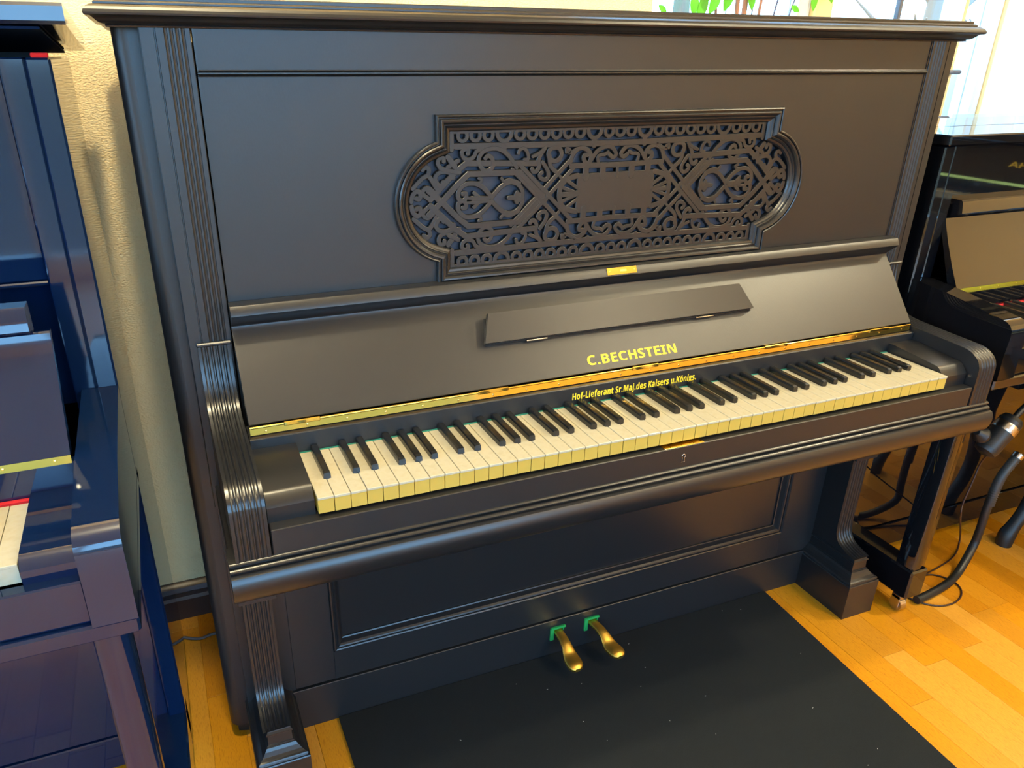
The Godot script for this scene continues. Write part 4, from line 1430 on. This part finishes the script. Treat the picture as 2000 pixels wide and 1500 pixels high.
func make_plant() -> void:
	var o := thing("ficus_plant", "leafy potted ficus with brown stems on the window sill", "plant")
	var zp := -0.745
	var mid := px(1445.0, 20.0, 2, zp).x
	var st := new_st()
	lathe(st, [0.0, 0.9005, 0.048, 0.9005, 0.062, 1.03, 0.068, 1.03, 0.068, 1.055, 0.060, 1.055, 0.056, 1.03], Vector3(mid, 0, zp), Vector3.UP, 24)
	part(o, "pot", st, M.pot)
	st = new_st()
	lathe(st, [0.058, 1.038, 0.0, 1.042], Vector3(mid, 0, zp), Vector3.UP, 24)
	part(o, "soil", st, M.soil)
	var root := Vector3(mid, 1.035, zp)
	for e in [[1398.0, 0.0, 0.0035, 1], [1440.0, 10.0, 0.0055, 1], [1455.0, 10.0, 0.0065, 1], [1485.0, 10.0, 0.0035, 1], [1418.0, 12.0, 0.0016, 0], [1470.0, 15.0, 0.0016, 0], [1515.0, 14.0, 0.0022, 0], [1545.0, 18.0, 0.0015, 0]]:
		var q := px(e[0], e[1], 2, zp)
		st = new_st()
		tube(st, curve([root + Vector3((q.x - mid) * 0.3, 0, 0), root.lerp(q, 0.5) + Vector3((q.x - mid) * 0.25, 0, 0.01), q, q + Vector3((q.x - mid) * 0.4, 0.14, 0), q + Vector3((q.x - mid) * 0.9, 0.30, 0.02)], 5), e[2], 8)
		part(o, "stem", st, M.bark if e[3] == 1 else M.twig)
	# leaves: a pointed oval with a fold along the middle
	st = new_st()
	var rows := [[0.0, 0.0], [0.12, 0.10], [0.3, 0.20], [0.5, 0.235], [0.7, 0.19], [0.88, 0.09], [1.0, 0.0]]
	for k in rows.size() - 1:
		var a: Array = rows[k]
		var b: Array = rows[k + 1]
		for s: float in [-1.0, 1.0]:
			quad(st, Vector3(0, -a[0], 0.02 * sin(a[0] * 3.0)), Vector3(0, -b[0], 0.02 * sin(b[0] * 3.0)), Vector3(s * b[1], -b[0], 0.05 * b[1] + 0.02 * sin(b[0] * 3.0)), Vector3(s * a[1], -a[0], 0.05 * a[1] + 0.02 * sin(a[0] * 3.0)), Vector3.BACK)
	var leaf := st.commit()
	var spots := [[1357.0, -18.0, 0.055, 0.1], [1380.0, -14.0, 0.06, -0.25], [1408.0, -22.0, 0.06, -0.45], [1286.0, 10.0, 0.03, 1.0], [1372.0, -25.0, 0.055, 0.3], [1545.0, 12.0, 0.03, 1.2], [1592.0, -18.0, 0.045, 0.1], [1468.0, -25.0, 0.05, 0.2], [1432.0, -30.0, 0.06, -0.3], [1620.0, -35.0, 0.05, 0.4]]
	for e in spots:
		var l := part_mesh(o, "leaf", leaf, M.leaf)
		l.transform = Transform3D(Basis(Vector3.BACK, e[3]).scaled(Vector3.ONE * e[2]), px(e[0], e[1], 2, zp + 0.012))
	for k in 46:
		var l := part_mesh(o, "leaf", leaf, M.leaf)
		l.transform = Transform3D((Basis(Vector3.UP, rng.randf_range(-1.2, 1.2)) * Basis(Vector3.BACK, rng.randf_range(-1.0, 1.0))).scaled(Vector3.ONE * rng.randf_range(0.05, 0.075)), Vector3(mid + rng.randf_range(-0.26, 0.28), rng.randf_range(1.46, 1.85), zp + rng.randf_range(-0.04, 0.10)))
	# bare trees in the garden outside
	for k in 6:
		var x := 0.6 + k * 1.9 + rng.randf_range(-0.3, 0.3)
		var z := -6.0 - rng.randf_range(0.0, 4.0)
		var t := thing("garden_tree", "bare tree in the garden beyond the window", "tree", Vector3(x * 1.6, -0.5, z), 0.0, "trees outside the window")
		st = new_st()
		tube(st, curve([Vector3.ZERO, Vector3(0.05, 1.5, 0), Vector3(-0.05, 3.0, 0.1), Vector3(0.1, 5.0, 0)], 4), [0.16, 0.16, 0.15, 0.15, 0.14, 0.13, 0.13, 0.12, 0.11, 0.10, 0.08, 0.06, 0.04], 10)
		part(t, "trunk", st, M.treebark)
		for j in 7:
			st = new_st()
			var y := rng.randf_range(1.2, 3.6)
			var a := rng.randf() * TAU
			var v := Vector3(cos(a), 0.8, sin(a) * 0.4) * rng.randf_range(0.7, 1.5)
			tube(st, curve([Vector3(0, y, 0), Vector3(0, y, 0) + v * 0.5 + Vector3(0, 0.1, 0), Vector3(0, y, 0) + v], 3), [0.05, 0.045, 0.04, 0.035, 0.03, 0.02, 0.012], 7)
			part(t, "branch", st, M.treebark)
